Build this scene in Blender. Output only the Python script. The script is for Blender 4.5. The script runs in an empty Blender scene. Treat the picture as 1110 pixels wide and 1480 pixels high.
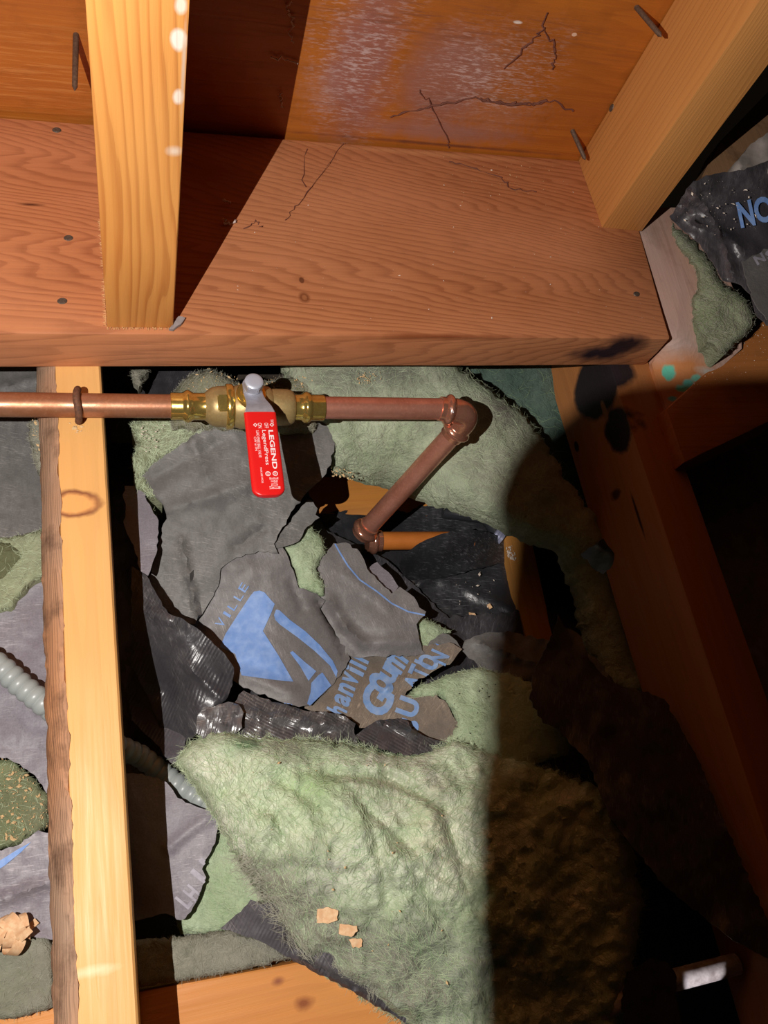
import bpy, bmesh, math, random
import numpy as np
from mathutils import Vector, Matrix
from mathutils.geometry import delaunay_2d_cdt

# ------------------------------------------------------------------ camera, world, light, exposure
sc = bpy.context.scene
COL = sc.collection
R = np.array([[0.94958011, -0.17729529, 0.25858075],
              [-0.0603364, -0.9126771, -0.40420296],
              [0.30766401, 0.36822125, -0.87735738]])     # rows: right, down, forward
C = np.array([-0.03951, -0.32475, 0.45231])
F = 1176.14
cam = bpy.data.objects.new('camera', bpy.data.cameras.new('camera'))
COL.objects.link(cam)
cam.data.sensor_fit = 'HORIZONTAL'; cam.data.sensor_width = 36; cam.data.lens = F * 36 / 1110
cam.data.clip_start = 0.01
u, s_, vt = np.linalg.svd(R); R = u @ vt
m = Matrix.Identity(4)
for i in range(3):
    m[i][0] = R[0][i]; m[i][1] = -R[1][i]; m[i][2] = -R[2][i]; m[i][3] = C[i]
cam.matrix_world = m
sc.camera = cam
LP = np.array([-0.1675, -0.302, 0.451])
w = bpy.data.worlds.new('world'); sc.world = w; w.use_nodes = True
w.node_tree.nodes['Background'].inputs[0].default_value = (1.0, 0.72, 0.5, 1)
w.node_tree.nodes['Background'].inputs[1].default_value = 0.0009
ld = bpy.data.lights.new('work_lamp', 'POINT'); ld.energy = 4.6; ld.color = (1.0, 0.95, 0.90); ld.shadow_soft_size = 0.0006
lo = bpy.data.objects.new('work_lamp', ld); COL.objects.link(lo); lo.location = LP
# added faint warm fill, no real source, to lift the shaded right joist
l2 = bpy.data.lights.new('fill_light', 'POINT'); l2.energy = 0.015; l2.color = (1.0, 0.62, 0.32); l2.shadow_soft_size = 0.04
lo2 = bpy.data.objects.new('fill_light', l2); COL.objects.link(lo2); lo2.location = (-0.1, -0.75, 1.0)
# added spot below the view, put in to brighten the white pipe
l3 = bpy.data.lights.new('pipe_fill_spot', 'SPOT'); l3.energy = 0.25; l3.color = (1.0, 0.93, 0.9); l3.shadow_soft_size = 0.002; l3.spot_size = math.radians(13); l3.spot_blend = 0.2
lo3 = bpy.data.objects.new('pipe_fill_spot', l3); COL.objects.link(lo3); _r = R.T @ np.array([1075 - 555, 1720 - 740, F]); lo3.location = C + _r * ((-.03 - C[2]) / _r[2])
_r = R.T @ np.array([1016 - 555, 1404 - 740, F]); tgt = Vector(C + _r * ((-.104 - C[2]) / _r[2])); lo3.rotation_euler = (tgt - lo3.location).to_track_quat('-Z', 'Y').to_euler()
sc.view_settings.view_transform = 'Standard'; sc.view_settings.look = 'None'
sc.view_settings.gamma = 1; sc.view_settings.exposure = 1.75
sc.view_settings.use_curve_mapping = False

rnd = random.Random(7)
nrs = np.random.RandomState(11)
W = 0.184; T = 0.0374

# ------------------------------------------------------------------ geometry helpers
def ray(px, py):
    px = np.asarray(px, float); py = np.asarray(py, float)
    return (R.T @ np.stack([px - 555, py - 740, np.full(px.shape, F)])).T
def atz(px, py, z):
    r = ray(px, py); z = np.asarray(z, float)
    return C + r * ((z - C[2]) / r[..., 2])[..., None]
def P(px, py, z): return Vector(atz(px, py, z))
def aty(px, py, y):
    r = ray(px, py); return Vector(C + r * ((y - C[1]) / r[1]))
def atx(px, py, x):
    r = ray(px, py); return Vector(C + r * ((x - C[0]) / r[0]))

def vnoise(x, y, seed=0):
    xi = np.floor(x).astype(np.int64); yi = np.floor(y).astype(np.int64)
    xf = x - xi; yf = y - yi
    def h(a, b):
        n = (a * 374761393 + b * 668265263 + seed * 2147483647) & 0xffffffff
        n = ((n ^ (n >> 13)) * 1274126177) & 0xffffffff
        return ((n ^ (n >> 16)) & 0xffff) / 65535.0
    u = xf * xf * (3 - 2 * xf); v = yf * yf * (3 - 2 * yf)
    return (h(xi, yi) * (1 - u) + h(xi + 1, yi) * u) * (1 - v) + (h(xi, yi + 1) * (1 - u) + h(xi + 1, yi + 1) * u) * v
def fbm(x, y, sc_, oct=4, seed=0):
    x = np.asarray(x, float) / sc_; y = np.asarray(y, float) / sc_
    s = 0; a = 1; t = 0
    for o in range(oct):
        s = s + a * (vnoise(x, y, seed + o) - .5) * 2; t += a; a *= .5; x = x * 2.03 + 5.1; y = y * 2.03 + 1.7
    return s / t

def tps(ctrl):
    """smooth height through control points (px, py, z)"""
    c = np.array(ctrl, float)
    if len(c) < 3:
        z = c[:, 2].mean(); return lambda x, y: np.full(np.shape(x), z)
    n = len(c); p = c[:, :2] / 100
    d = np.linalg.norm(p[:, None] - p[None], axis=2)
    A = np.zeros((n + 1, n + 1)); A[:n, :n] = d; A[:n, n] = 1; A[n, :n] = 1
    A[:n, :n] -= 0.0 * np.eye(n)
    sol = np.linalg.lstsq(A, np.concatenate([c[:, 2], [0]]), rcond=None)[0]
    def f(x, y):
        x = np.asarray(x, float) / 100; y = np.asarray(y, float) / 100
        o = np.full(x.shape, sol[n])
        for i in range(n): o = o + sol[i] * np.sqrt((x - p[i, 0]) ** 2 + (y - p[i, 1]) ** 2 + 0.003)
        return o
    return f
def crease(f, lines):
    def g(x, y):
        x = np.asarray(x, float); y = np.asarray(y, float); z = f(x, y)
        for (x0, y0), (x1, y1), h, wd in lines:
            dx, dy = x1 - x0, y1 - y0; L2 = dx * dx + dy * dy
            t = np.clip(((x - x0) * dx + (y - y0) * dy) / L2, 0, 1)
            d = np.hypot(x - x0 - t * dx, y - y0 - t * dy)
            z = z + h * np.clip(1 - d / wd, 0, 1) ** 1.5
        return z
    return g
def rough(f, amp, scl, oct=4, seed=0):
    return lambda x, y: f(x, y) + amp * fbm(x, y, scl, oct, seed)

def inside(poly, x, y):
    x = np.asarray(x, float); y = np.asarray(y, float); r = np.zeros(x.shape, bool)
    n = len(poly)
    for i in range(n):
        x0, y0 = poly[i]; x1, y1 = poly[(i + 1) % n]
        if y0 == y1: continue
        c = ((y0 > y) != (y1 > y)) & (x < (x1 - x0) * (y - y0) / (y1 - y0) + x0)
        r ^= c
    return r
def edgedist(poly, x, y):
    d = np.full(np.shape(x), 1e9); n = len(poly)
    for i in range(n):
        x0, y0 = poly[i]; x1, y1 = poly[(i + 1) % n]
        dx, dy = x1 - x0, y1 - y0; L2 = dx * dx + dy * dy + 1e-9
        t = np.clip(((x - x0) * dx + (y - y0) * dy) / L2, 0, 1)
        d = np.minimum(d, np.hypot(x - x0 - t * dx, y - y0 - t * dy))
    return d
def ragged(poly, step=6, jit=1.2, seed=1):
    r = random.Random(seed); out = []
    n = len(poly)
    for i in range(n):
        x0, y0 = poly[i]; x1, y1 = poly[(i + 1) % n]
        L = math.hypot(x1 - x0, y1 - y0); k = max(1, int(L / step))
        for j in range(k):
            t = j / k
            q = r.gauss(0, jit) if j else 0
            out.append((x0 + (x1 - x0) * t - (y1 - y0) / (L + 1e-9) * q, y0 + (y1 - y0) * t + (x1 - x0) / (L + 1e-9) * q))
    return out

def mkobj(name, verts, faces, mat, parent=None, smooth=True, base=None):
    verts = np.asarray(verts, float)
    if parent is not None: base = Vector(parent['_b'])
    elif base is None:
        base = Vector(((verts[:, 0].min() + verts[:, 0].max()) / 2, (verts[:, 1].min() + verts[:, 1].max()) / 2, verts[:, 2].min()))
    me = bpy.data.meshes.new(name)
    me.from_pydata((verts - np.array(base)).tolist(), [], faces)
    at = me.attributes.new('wp', 'FLOAT_VECTOR', 'POINT')
    at.data.foreach_set('vector', verts.astype(np.float32).ravel())
    me.materials.append(mat)
    if smooth: me.polygons.foreach_set('use_smooth', [True] * len(me.polygons))
    me.update()
    o = bpy.data.objects.new(name, me); COL.objects.link(o)
    if parent is None: o.location = base
    else: o.parent = parent
    o['_b'] = list(base)
    return o
def frombm(name, bm, mat, parent=None, smooth=False, base=None):
    bm.verts.index_update()
    v = [tuple(x.co) for x in bm.verts]; f = [[q.index for q in x.verts] for x in bm.faces]
    bm.free()
    return mkobj(name, v, f, mat, parent, smooth, base)
def empty(name, base):
    o = bpy.data.objects.new(name, None); COL.objects.link(o); o.location = base; o['_b'] = list(base)
    o.empty_display_size = .01
    return o
def tag(o, label=None, cat=None, group=None, kind=None):
    if label: o['label'] = label
    if cat: o['category'] = cat
    if group: o['group'] = group
    if kind: o['kind'] = kind
    return o
def autosmooth(o, ang=35):
    me = o.data
    bm = bmesh.new(); bm.from_mesh(me)
    for e in bm.edges:
        if len(e.link_faces) == 2 and e.calc_face_angle(0) > math.radians(ang): e.smooth = False
    for f in bm.faces: f.smooth = True
    bm.to_mesh(me); bm.free()

def cdt(poly, pts):
    vs = [Vector(p) for p in poly] + [Vector(p) for p in pts]
    n = len(poly)
    r = delaunay_2d_cdt(vs, [(i, (i + 1) % n) for i in range(n)], [], 0, 1e-5)
    V = np.array([tuple(v) for v in r[0]]); Fc = np.array([f for f in r[2] if len(f) == 3])
    c = V[Fc].mean(axis=1)
    return V, Fc[inside(poly, c[:, 0], c[:, 1])]

def sheet(name, outline, zf, mat, step=6, thick=0.0006, jit=1.2, rstep=6, parent=None, puff=None, seed=1, skirt=None):
    """torn sheet or batt lying in the bay: outline traced on the view, real heights from zf"""
    poly = ragged(outline, rstep, jit, seed) if rstep else list(outline)
    a = np.array(poly); rs = np.random.RandomState(seed)
    gx, gy = np.meshgrid(np.arange(a[:, 0].min(), a[:, 0].max(), step), np.arange(a[:, 1].min(), a[:, 1].max(), step))
    gx = gx.ravel() + rs.uniform(-.3, .3, gx.size) * step; gy = gy.ravel() + rs.uniform(-.3, .3, gy.size) * step
    k = inside(poly, gx, gy); gx, gy = gx[k], gy[k]
    d = edgedist(poly, gx, gy); k = d > step * .45; gx, gy = gx[k], gy[k]
    V, Fc = cdt(poly, list(zip(gx.tolist(), gy.tolist())))
    z = zf(V[:, 0], V[:, 1])
    if puff:
        h, wd = puff
        dd = np.clip(edgedist(poly, V[:, 0], V[:, 1]) / wd, 0, 1)
        z = z - h * (1 - np.sqrt(1 - (1 - dd) ** 2))
    top = atz(V[:, 0], V[:, 1], z)
    n = len(top)
    # orientation: make normals face up
    f0 = Fc.copy()
    q = top[f0]; nz = np.cross(q[:, 1] - q[:, 0], q[:, 2] - q[:, 0])[:, 2]
    f0[nz < 0] = f0[nz < 0][:, ::-1]
    th = skirt if skirt else thick
    bot = top.copy(); bot[:, 2] -= th
    # boundary edges
    cnt = {}
    for t in f0.tolist():
        for i in range(3):
            e = (t[i], t[(i + 1) % 3]); cnt[tuple(sorted(e))] = cnt.get(tuple(sorted(e)), []) + [e]
    faces = f0.tolist() + (f0[:, ::-1] + n).tolist()
    for k_, es in cnt.items():
        if len(es) == 1:
            i, j = es[0]; faces.append([j, i, i + n, j + n])
    o = mkobj(name, np.concatenate([top, bot]), faces, mat, parent)
    o2 = o
    autosmooth(o2, 60)
    return o, poly, zf

def fibres(name, poly, zf, n, mat, parent, ln=(10, 35), wid=0.00022, lift=0.0015, flow=0.5, edge=False, seed=3, puff=None, angle=None):
    rs = np.random.RandomState(seed); a = np.array(poly)
    if edge:
        L = len(poly); i = rs.randint(0, L, n); t = rs.rand(n)[:, None]
        p = a[i] * (1 - t) + a[(i + 1) % L] * t
    else:
        p = np.zeros((0, 2))
        while len(p) < n:
            q = np.stack([rs.uniform(a[:, 0].min(), a[:, 0].max(), n), rs.uniform(a[:, 1].min(), a[:, 1].max(), n)], 1)
            p = np.concatenate([p, q[inside(poly, q[:, 0], q[:, 1])]])
        p = p[:n]
    th = fbm(p[:, 0], p[:, 1], 90, 2, seed) * 3.0 + (angle if angle is not None else flow) + rs.normal(0, .5 if not edge else 1.2, n)
    le = rs.uniform(ln[0], ln[1], n) * (.5 if edge else 1)
    S = 5; pts = []
    cur = p - np.stack([np.cos(th), np.sin(th)], 1) * le[:, None] / 2
    bend = rs.normal(0, .28, n)
    lf = rs.uniform(0.2, 1, n) * lift
    for k in range(S):
        zz = zf(cur[:, 0], cur[:, 1])
        if puff:
            dd = np.clip(edgedist(poly, cur[:, 0], cur[:, 1]) / puff[1], 0, 1)
            ins = inside(poly, cur[:, 0], cur[:, 1]); dd = np.where(ins, dd, 0)
            zz = zz - puff[0] * (1 - np.sqrt(1 - (1 - dd) ** 2))
        pts.append(atz(cur[:, 0], cur[:, 1], zz + lf * (math.sin(math.pi * (k + .3) / S)) + .0002))
        cur = cur + np.stack([np.cos(th), np.sin(th)], 1) * (le / (S - 1))[:, None]
        th = th + bend
    pts = np.stack(pts, 1)                                  # n,S,3
    tg = np.gradient(pts, axis=1)
    side = np.cross(tg, ray(555., 740.)[None, None] / F); side /= (np.linalg.norm(side, axis=2, keepdims=True) + 1e-12)
    prof = np.array([.4, 1, 1, .8, .2])[None, :, None]
    w_ = wid * rs.uniform(.6, 1.3, n)[:, None, None] * prof
    A = pts + side * w_; B = pts - side * w_
    V = np.stack([A, B], 2).reshape(-1, 3)
    base = (np.arange(n) * S * 2)[:, None] + (np.arange(S - 1) * 2)[None]
    Fc = np.stack([base, base + 1, base + 3, base + 2], 2).reshape(-1, 4)
    o = mkobj(name, V, Fc.tolist(), mat, parent)
    o['kind'] = 'stuff'
    return o

def box_bm(c8, cuts=0, bev=0.0, jit=0.0, seed=0):
    """c8: top face 4 corners (ccw seen from above) then bottom 4"""
    bm = bmesh.new(); v = [bm.verts.new(p) for p in c8]
    for f in ((0, 1, 2, 3), (7, 6, 5, 4), (0, 4, 5, 1), (1, 5, 6, 2), (2, 6, 7, 3), (3, 7, 4, 0)): bm.faces.new([v[i] for i in f])
    bmesh.ops.recalc_face_normals(bm, faces=bm.faces)
    if bev: bmesh.ops.bevel(bm, geom=list(bm.edges), offset=bev, segments=2, affect='EDGES', profile=.6)
    if cuts:
        for it in range(cuts):
            L = [e for e in bm.edges if e.calc_length() > .02]
            if not L: break
            bmesh.ops.subdivide_edges(bm, edges=L, cuts=1, use_grid_fill=True)
        bmesh.ops.triangulate(bm, faces=[f for f in bm.faces if len(f.verts) > 4])
    if jit:
        r = random.Random(seed)
        for x in bm.verts: x.co += Vector((r.gauss(0, jit), r.gauss(0, jit), r.gauss(0, jit)))
    return bm
def beam(name, top4, down, mat, parent=None, bev=.0012, jit=0.00012, cuts=3, seed=0, base=None):
    top4 = [Vector(p) for p in top4]; down = Vector(down)
    o = frombm(name, box_bm(top4 + [p + down for p in top4], cuts, bev, jit, seed), mat, parent, False, base)
    autosmooth(o, 30)
    return o

def tube(name, pts, rad, mat, parent=None, seg=20, caps=True, smooth=True):
    pts = [Vector(p) for p in pts]; n = len(pts)
    if not hasattr(rad, '__len__'): rad = [rad] * n
    V = []; Fc = []
    tan = [((pts[min(i + 1, n - 1)] - pts[max(i - 1, 0)])) for i in range(n)]
    for i in range(n):
        if tan[i].length < 1e-9: tan[i] = tan[i - 1]
        tan[i] = tan[i].normalized()
    ref = Vector((0, 0, 1)) if abs(tan[0].z) < .9 else Vector((0, 1, 0))
    nx = tan[0].cross(ref).normalized()
    for i in range(n):
        nx = (nx - tan[i] * nx.dot(tan[i])).normalized(); ny = tan[i].cross(nx)
        for k in range(seg):
            a = 2 * math.pi * k / seg
            V.append(pts[i] + (nx * math.cos(a) + ny * math.sin(a)) * rad[i])
    for i in range(n - 1):
        for k in range(seg):
            Fc.append([i * seg + k, i * seg + (k + 1) % seg, (i + 1) * seg + (k + 1) % seg, (i + 1) * seg + k])
    if caps:
        Fc.append(list(range(seg))[::-1]); Fc.append(list(range((n - 1) * seg, n * seg)))
    o = mkobj(name, [tuple(v) for v in V], Fc, mat, parent, smooth)
    autosmooth(o, 40)
    return o
def lathe(name, A, B, prof, mat, parent=None, seg=36):
    """prof: list of (t along A->B in metres, radius)"""
    A = Vector(A); d = (Vector(B) - A).normalized()
    P_ = []; Rr = []
    V = []; Fc = []
    nx = d.cross(Vector((0, 0, 1))); nx = nx.normalized() if nx.length > .1 else Vector((1, 0, 0)); ny = d.cross(nx)
    n = len(prof)
    for t, r in prof:
        for k in range(seg):
            a = 2 * math.pi * k / seg; V.append(A + d * t + (nx * math.cos(a) + ny * math.sin(a)) * r)
    for i in range(n - 1):
        for k in range(seg):
            Fc.append([i * seg + k, i * seg + (k + 1) % seg, (i + 1) * seg + (k + 1) % seg, (i + 1) * seg + k])
    Fc.append(list(range(seg))[::-1]); Fc.append(list(range((n - 1) * seg, n * seg)))
    bm = bmesh.new(); vs = [bm.verts.new(v) for v in V]
    for f in Fc: bm.faces.new([vs[i] for i in f])
    bmesh.ops.recalc_face_normals(bm, faces=bm.faces)
    o = frombm(name, bm, mat, parent, True); autosmooth(o, 40)
    return o
def fillet(pts, r, k=8):
    pts = [Vector(p) for p in pts]; out = [pts[0]]
    for i in range(1, len(pts) - 1):
        a = (pts[i - 1] - pts[i]); b = (pts[i + 1] - pts[i]); la, lb = a.length, b.length
        a.normalize(); b.normalize(); p0 = pts[i] + a * r; p1 = pts[i] + b * r
        for j in range(k + 1):
            t = j / k; out.append(p0 * (1 - t) ** 2 + pts[i] * 2 * t * (1 - t) + p1 * t * t)
    out.append(pts[-1]); return out

# ------------------------------------------------------------------ materials
class MB:
    def __init__(s, name):
        s.m = bpy.data.materials.new(name); s.m.use_nodes = True; s.t = s.m.node_tree; s.t.nodes.clear()
        s.out = s.t.nodes.new('ShaderNodeOutputMaterial')
        s.b = s.t.nodes.new('ShaderNodeBsdfPrincipled'); s.t.links.new(s.b.outputs[0], s.out.inputs[0])
        a = s.t.nodes.new('ShaderNodeAttribute'); a.attribute_name = 'wp'; s.wp = a.outputs['Vector']
    def set(s, sock, v):
        if isinstance(v, bpy.types.NodeSocket): s.t.links.new(v, sock)
        elif isinstance(v, (tuple, list)) and len(v) == 3 and sock.type == 'RGBA': sock.default_value = (*v, 1)
        else: sock.default_value = v
    def n(s, typ, ins=None, out=0, **pr):
        x = s.t.nodes.new(typ)
        for k, v in pr.items(): setattr(x, k, v)
        for k, v in (ins or {}).items(): s.set(x.inputs[k], v)
        return x.outputs[out]
    def math(s, op, a, b=0.0, c=None, clamp=False):
        x = s.t.nodes.new('ShaderNodeMath'); x.operation = op; x.use_clamp = clamp
        s.set(x.inputs[0], a); s.set(x.inputs[1], b)
        if c is not None: s.set(x.inputs[2], c)
        return x.outputs[0]
    def vec(s, op, a, b=(0, 0, 0), out=0):
        x = s.t.nodes.new('ShaderNodeVectorMath'); x.operation = op
        s.set(x.inputs[0], a); s.set(x.inputs[1], b); return x.outputs[out]
    def noise(s, scale, detail=3, rough_=.5, vec=None, dist=0.0, sc3=None, color=False):
        v = vec if vec is not None else s.wp
        if sc3 is not None: v = s.vec('MULTIPLY', v, sc3)
        return s.n('ShaderNodeTexNoise', {'Vector': v, 'Scale': scale, 'Detail': detail, 'Roughness': rough_, 'Distortion': dist}, 1 if color else 0)
    def rng(s, v, a, b, c=0.0, d=1.0, smooth=False):
        return s.n('ShaderNodeMapRange', {0: v, 1: a, 2: b, 3: c, 4: d}, interpolation_type='SMOOTHSTEP' if smooth else 'LINEAR', clamp=True)
    def mix(s, f, a, b, mode='MIX'):
        x = s.t.nodes.new('ShaderNodeMix'); x.data_type = 'RGBA'; x.blend_type = mode
        s.set(x.inputs['Factor'], f); s.set(x.inputs[6], a); s.set(x.inputs[7], b); return x.outputs[2]
    def ramp(s, f, stops):
        x = s.t.nodes.new('ShaderNodeValToRGB'); s.set(x.inputs[0], f); e = x.color_ramp.elements
        while len(e) < len(stops): e.new(.5)
        for i, (p, c) in enumerate(stops): e[i].position = p; e[i].color = (*c, 1)
        return x.outputs[0]
    def bump(s, h, strength=.5, dist=.001, normal=None):
        d = {'Height': h, 'Strength': strength, 'Distance': dist}
        if normal is not None: d['Normal'] = normal
        return s.n('ShaderNodeBump', d)
    def blob(s, center, rad, soft=.3, warp=.25, wscale=120):
        """0..1 mask of an irregular spot of its own shape on the thing"""
        d = s.vec('SUBTRACT', s.wp, tuple(center)); r = rad if hasattr(rad, '__len__') else (rad,) * 3
        d = s.vec('DIVIDE', d, tuple(r)); L = s.vec('LENGTH', d, out=1)
        nz = s.math('MULTIPLY', s.math('SUBTRACT', s.noise(wscale, 3), .5), warp * 2)
        L = s.math('ADD', L, nz)
        return s.rng(L, 1.0, 1.0 - soft, 0, 1)
    def fin(s, col, rough_=.7, normal=None, metal=0.0, spec=.5, **kw):
        s.set(s.b.inputs['Base Color'], col); s.set(s.b.inputs['Roughness'], rough_); s.set(s.b.inputs['Metallic'], metal)
        s.set(s.b.inputs['Specular IOR Level'], spec)
        if normal is not None: s.t.links.new(normal, s.b.inputs['Normal'])
        for k, v in kw.items(): s.set(s.b.inputs[k.replace('_', ' ')], v)
        return s.m

def wood(name, light, dark, axis, cen, freq=260, warp=.012, light2=None, blobs=(), streaks=(), tilt=0.0, ro=.55, spec=.3, bumpk=.35, dirt=.0, contrast=1.0, fine=1.0, knots=()):
    """rings around a pith line along `axis` through point cen"""
    s = MB(name)
    ax = 'XYZ'.index(axis); st = [1, 1, 1]; st[ax] = .16
    rel = s.vec('SUBTRACT', s.wp, tuple(cen))
    nz = s.noise(14, 2, .5, sc3=tuple(st), color=True)
    off = s.vec('MULTIPLY', s.vec('SUBTRACT', nz, (.5, .5, .5)), (warp * 4,) * 3)
    q = s.vec('ADD', rel, off)
    for kc, kr, ks in knots:                       # grain swells round a knot
        d = s.vec('LENGTH', s.vec('DIVIDE', s.vec('SUBTRACT', s.wp, tuple(kc)), tuple(kr)), out=1)
        g = s.math('MULTIPLY', s.rng(d, 3.5, 0.3, 0, 1, True), ks)
        q = s.vec('ADD', q, s.n('ShaderNodeCombineXYZ', {0: 0.0 if ax == 0 else g, 1: g if ax != 1 else 0.0, 2: g if ax != 2 else 0.0}))
    sx = s.n('ShaderNodeSeparateXYZ', {0: q}); sep = sx.node
    uv = [sep.outputs[i] for i in range(3) if i != ax]
    tl = s.math('MULTIPLY', sep.outputs[ax], tilt)
    u2 = s.math('ADD', uv[0], tl)
    r = s.math('SQRT', s.math('ADD', s.math('MULTIPLY', u2, u2), s.math('MULTIPLY', uv[1], uv[1])))
    st3 = [55, 55, 55]; st3[ax] = 2.2
    ir = s.math('MULTIPLY', s.math('SUBTRACT', s.noise(1, 3, .55, sc3=tuple(st3)), .5), 3.2)
    ph = s.math('FRACT', s.math('ADD', s.math('MULTIPLY', r, freq), ir))
    ringm = s.n('ShaderNodeValToRGB', {0: ph}); rp = ringm.node.color_ramp
    for p_, v_ in ((.0, .25), (.12, .0), (.55, .25), (.85, .95), (.97, .8)):
        e = rp.elements.new(p_); e.color = (v_, v_, v_, 1)
    rp.elements.remove(rp.elements[0]); rp.elements[-1].color = (.25, .25, .25, 1)
    st2 = [420, 420, 420]; st2[ax] = 14
    fn = s.noise(1, 4, .6, sc3=tuple(st2))
    f = s.math('MULTIPLY', ringm, .62 * contrast)
    f = s.math('ADD', f, s.math('MULTIPLY', s.math('SUBTRACT', fn, .5), .75 * fine), clamp=True)
    col = s.mix(f, light, dark)
    big = s.noise(9, 3, .55, sc3=tuple([1 if i != ax else .4 for i in range(3)]))
    if light2: col = s.mix(s.rng(big, .4, .65), col, s.mix(f, light2, tuple(c * .72 for c in light2)))
    if dirt:
        dm = s.math('MULTIPLY', s.rng(s.noise(38, 5, .65), .52, .72), dirt); col = s.mix(dm, col, tuple(c * .35 for c in dark))
    for b in blobs:
        mk = s.blob(*b[:2], **(b[3] if len(b) > 3 else {}))
        k = b[4] if len(b) > 4 else 1.0
        if k != 1.0: mk = s.math('MULTIPLY', mk, k)
        col = s.mix(mk, col, b[2])
    for cc_, rr_, c_, k_, sc3_ in streaks:
        sn = s.noise(1, 4, .65, sc3=sc3_); mk = s.math('MULTIPLY', s.blob(cc_, rr_, soft=.9, warp=.5, wscale=25), s.rng(sn, .50, .62)); col = s.mix(s.math('MULTIPLY', mk, k_), col, c_)
    bp = s.bump(s.math('ADD', s.math('MULTIPLY', ringm, .5), fn), bumpk, .0006)
    rv = s.rng(fn, .3, .7, ro - .12, ro + .12)
    return s.fin(col, rv, bp, spec=spec)

def paper(name, col=(.115, .11, .115), dust=.35, ro=.55, seed=0, ribs=None, spec=.4, dustcol=(.30, .285, .27), sheen=None):
    s = MB(name)
    v = s.vec('ADD', s.wp, (seed * 3.1, seed * 1.7, 0))
    d1 = s.noise(16, 5, .6, vec=v); d2 = s.noise(240, 4, .65, vec=s.vec('MULTIPLY', v, (1, .35, 1)))
    dm = s.math('MULTIPLY', s.rng(d1, .38, .72), s.rng(d2, .3, .7), clamp=True)
    dm = s.math('MULTIPLY', dm, dust * 2)
    c = s.mix(dm, col, dustcol)
    c = s.mix(s.rng(s.noise(900, 2, .5), .3, .7), c, s.mix(.22, c, (0.02, .02, .022)))
    h = s.math('ADD', s.math('MULTIPLY', s.noise(45, 5, .6, vec=v), 1.0), s.math('MULTIPLY', d2, .25))
    sc1 = s.noise(1, 3, .6, vec=s.vec('MULTIPLY', s.n('ShaderNodeVectorRotate', {'Vector': v, 'Angle': .9 + seed}, rotation_type='Z_AXIS'), (1400, 110, 300)))
    c = s.mix(s.math('MULTIPLY', s.math('MULTIPLY', s.rng(sc1, .56, .68), s.rng(d1, .4, .6)), .45), c, tuple(min(1, x * 1.6) for x in dustcol))
    if ribs:
        ang, fr, k = ribs
        pr = s.n('ShaderNodeVectorRotate', {'Vector': s.vec('ADD', s.wp, s.vec('MULTIPLY', s.noise(18, 2, color=True), (.01, .01, .01))), 'Angle': ang}, rotation_type='Z_AXIS')
        sp = s.n('ShaderNodeSeparateXYZ', {0: pr})
        wv = s.math('SINE', s.math('MULTIPLY', sp, fr * 6.283))
        brk = s.rng(s.noise(60, 2, vec=s.vec('MULTIPLY', s.wp, (1, 1, 1))), .35, .6)
        h = s.math('ADD', h, s.math('MULTIPLY', s.math('MULTIPLY', wv, brk), k))
    return s.fin(c, ro, s.bump(h, .6, .0016), spec=spec)

def wool(name, a=(.42, .60, .30), b=(.62, .74, .50), dusty=(.30, .31, .24), dust=.3, seed=0, blobs=(), sss=.0, bright=1.0):
    s = MB(name); v = s.vec('ADD', s.wp, (seed * 2.3, seed * 5.1, seed))
    n1 = s.noise(24, 4, .6, vec=v, dist=.6); n2 = s.noise(110, 4, .65, vec=v, dist=1.2)
    n3 = s.noise(1, 5, .7, vec=s.vec('MULTIPLY', s.vec('ADD', v, s.vec('MULTIPLY', s.noise(25, 3, color=True), (.03, .03, .03))), (300, 900, 600)))
    a = tuple(x * bright for x in a); b = tuple(x * bright for x in b)
    c = s.mix(s.rng(n1, .38, .62), a, b)
    c = s.mix(s.rng(n2, .35, .7, 0, .5), c, tuple(x * .62 for x in a))
    c = s.mix(s.rng(n3, .35, .7, 0, .45), c, tuple(min(1, x * 1.25) for x in b))
    c = s.mix(s.math('MULTIPLY', s.rng(s.noise(11, 5, .6, vec=v), .42, .62), dust), c, dusty)
    for bl in blobs:
        mk = s.blob(*bl[:2], **(bl[3] if len(bl) > 3 else {}))
        if len(bl) > 4: mk = s.math('MULTIPLY', mk, bl[4])
        c = s.mix(mk, c, s.mix(s.rng(n3, .3, .7), bl[2], tuple(x * .7 for x in bl[2])))
    h = s.math('ADD', n2, s.math('MULTIPLY', n3, .35))
    kw = {}
    if sss: kw = {'Subsurface_Weight': sss, 'Subsurface_Scale': .006, 'Subsurface_Radius': (1.0, .9, .35)}
    return s.fin(c, .9, s.bump(h, .9, .003), spec=.15, **kw)

def plain(name, col, ro=.5, metal=0.0, spec=.5, nz=None, **kw):
    s = MB(name); c = col; nm = None
    if nz:
        sc_, col2, k = nz; t = s.noise(sc_, 5, .6); c = s.mix(s.rng(t, .4, .65, 0, k), col, col2); nm = s.bump(t, .3, .0005)
    return s.fin(c, ro, nm, metal=metal, spec=spec, **kw)

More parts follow.
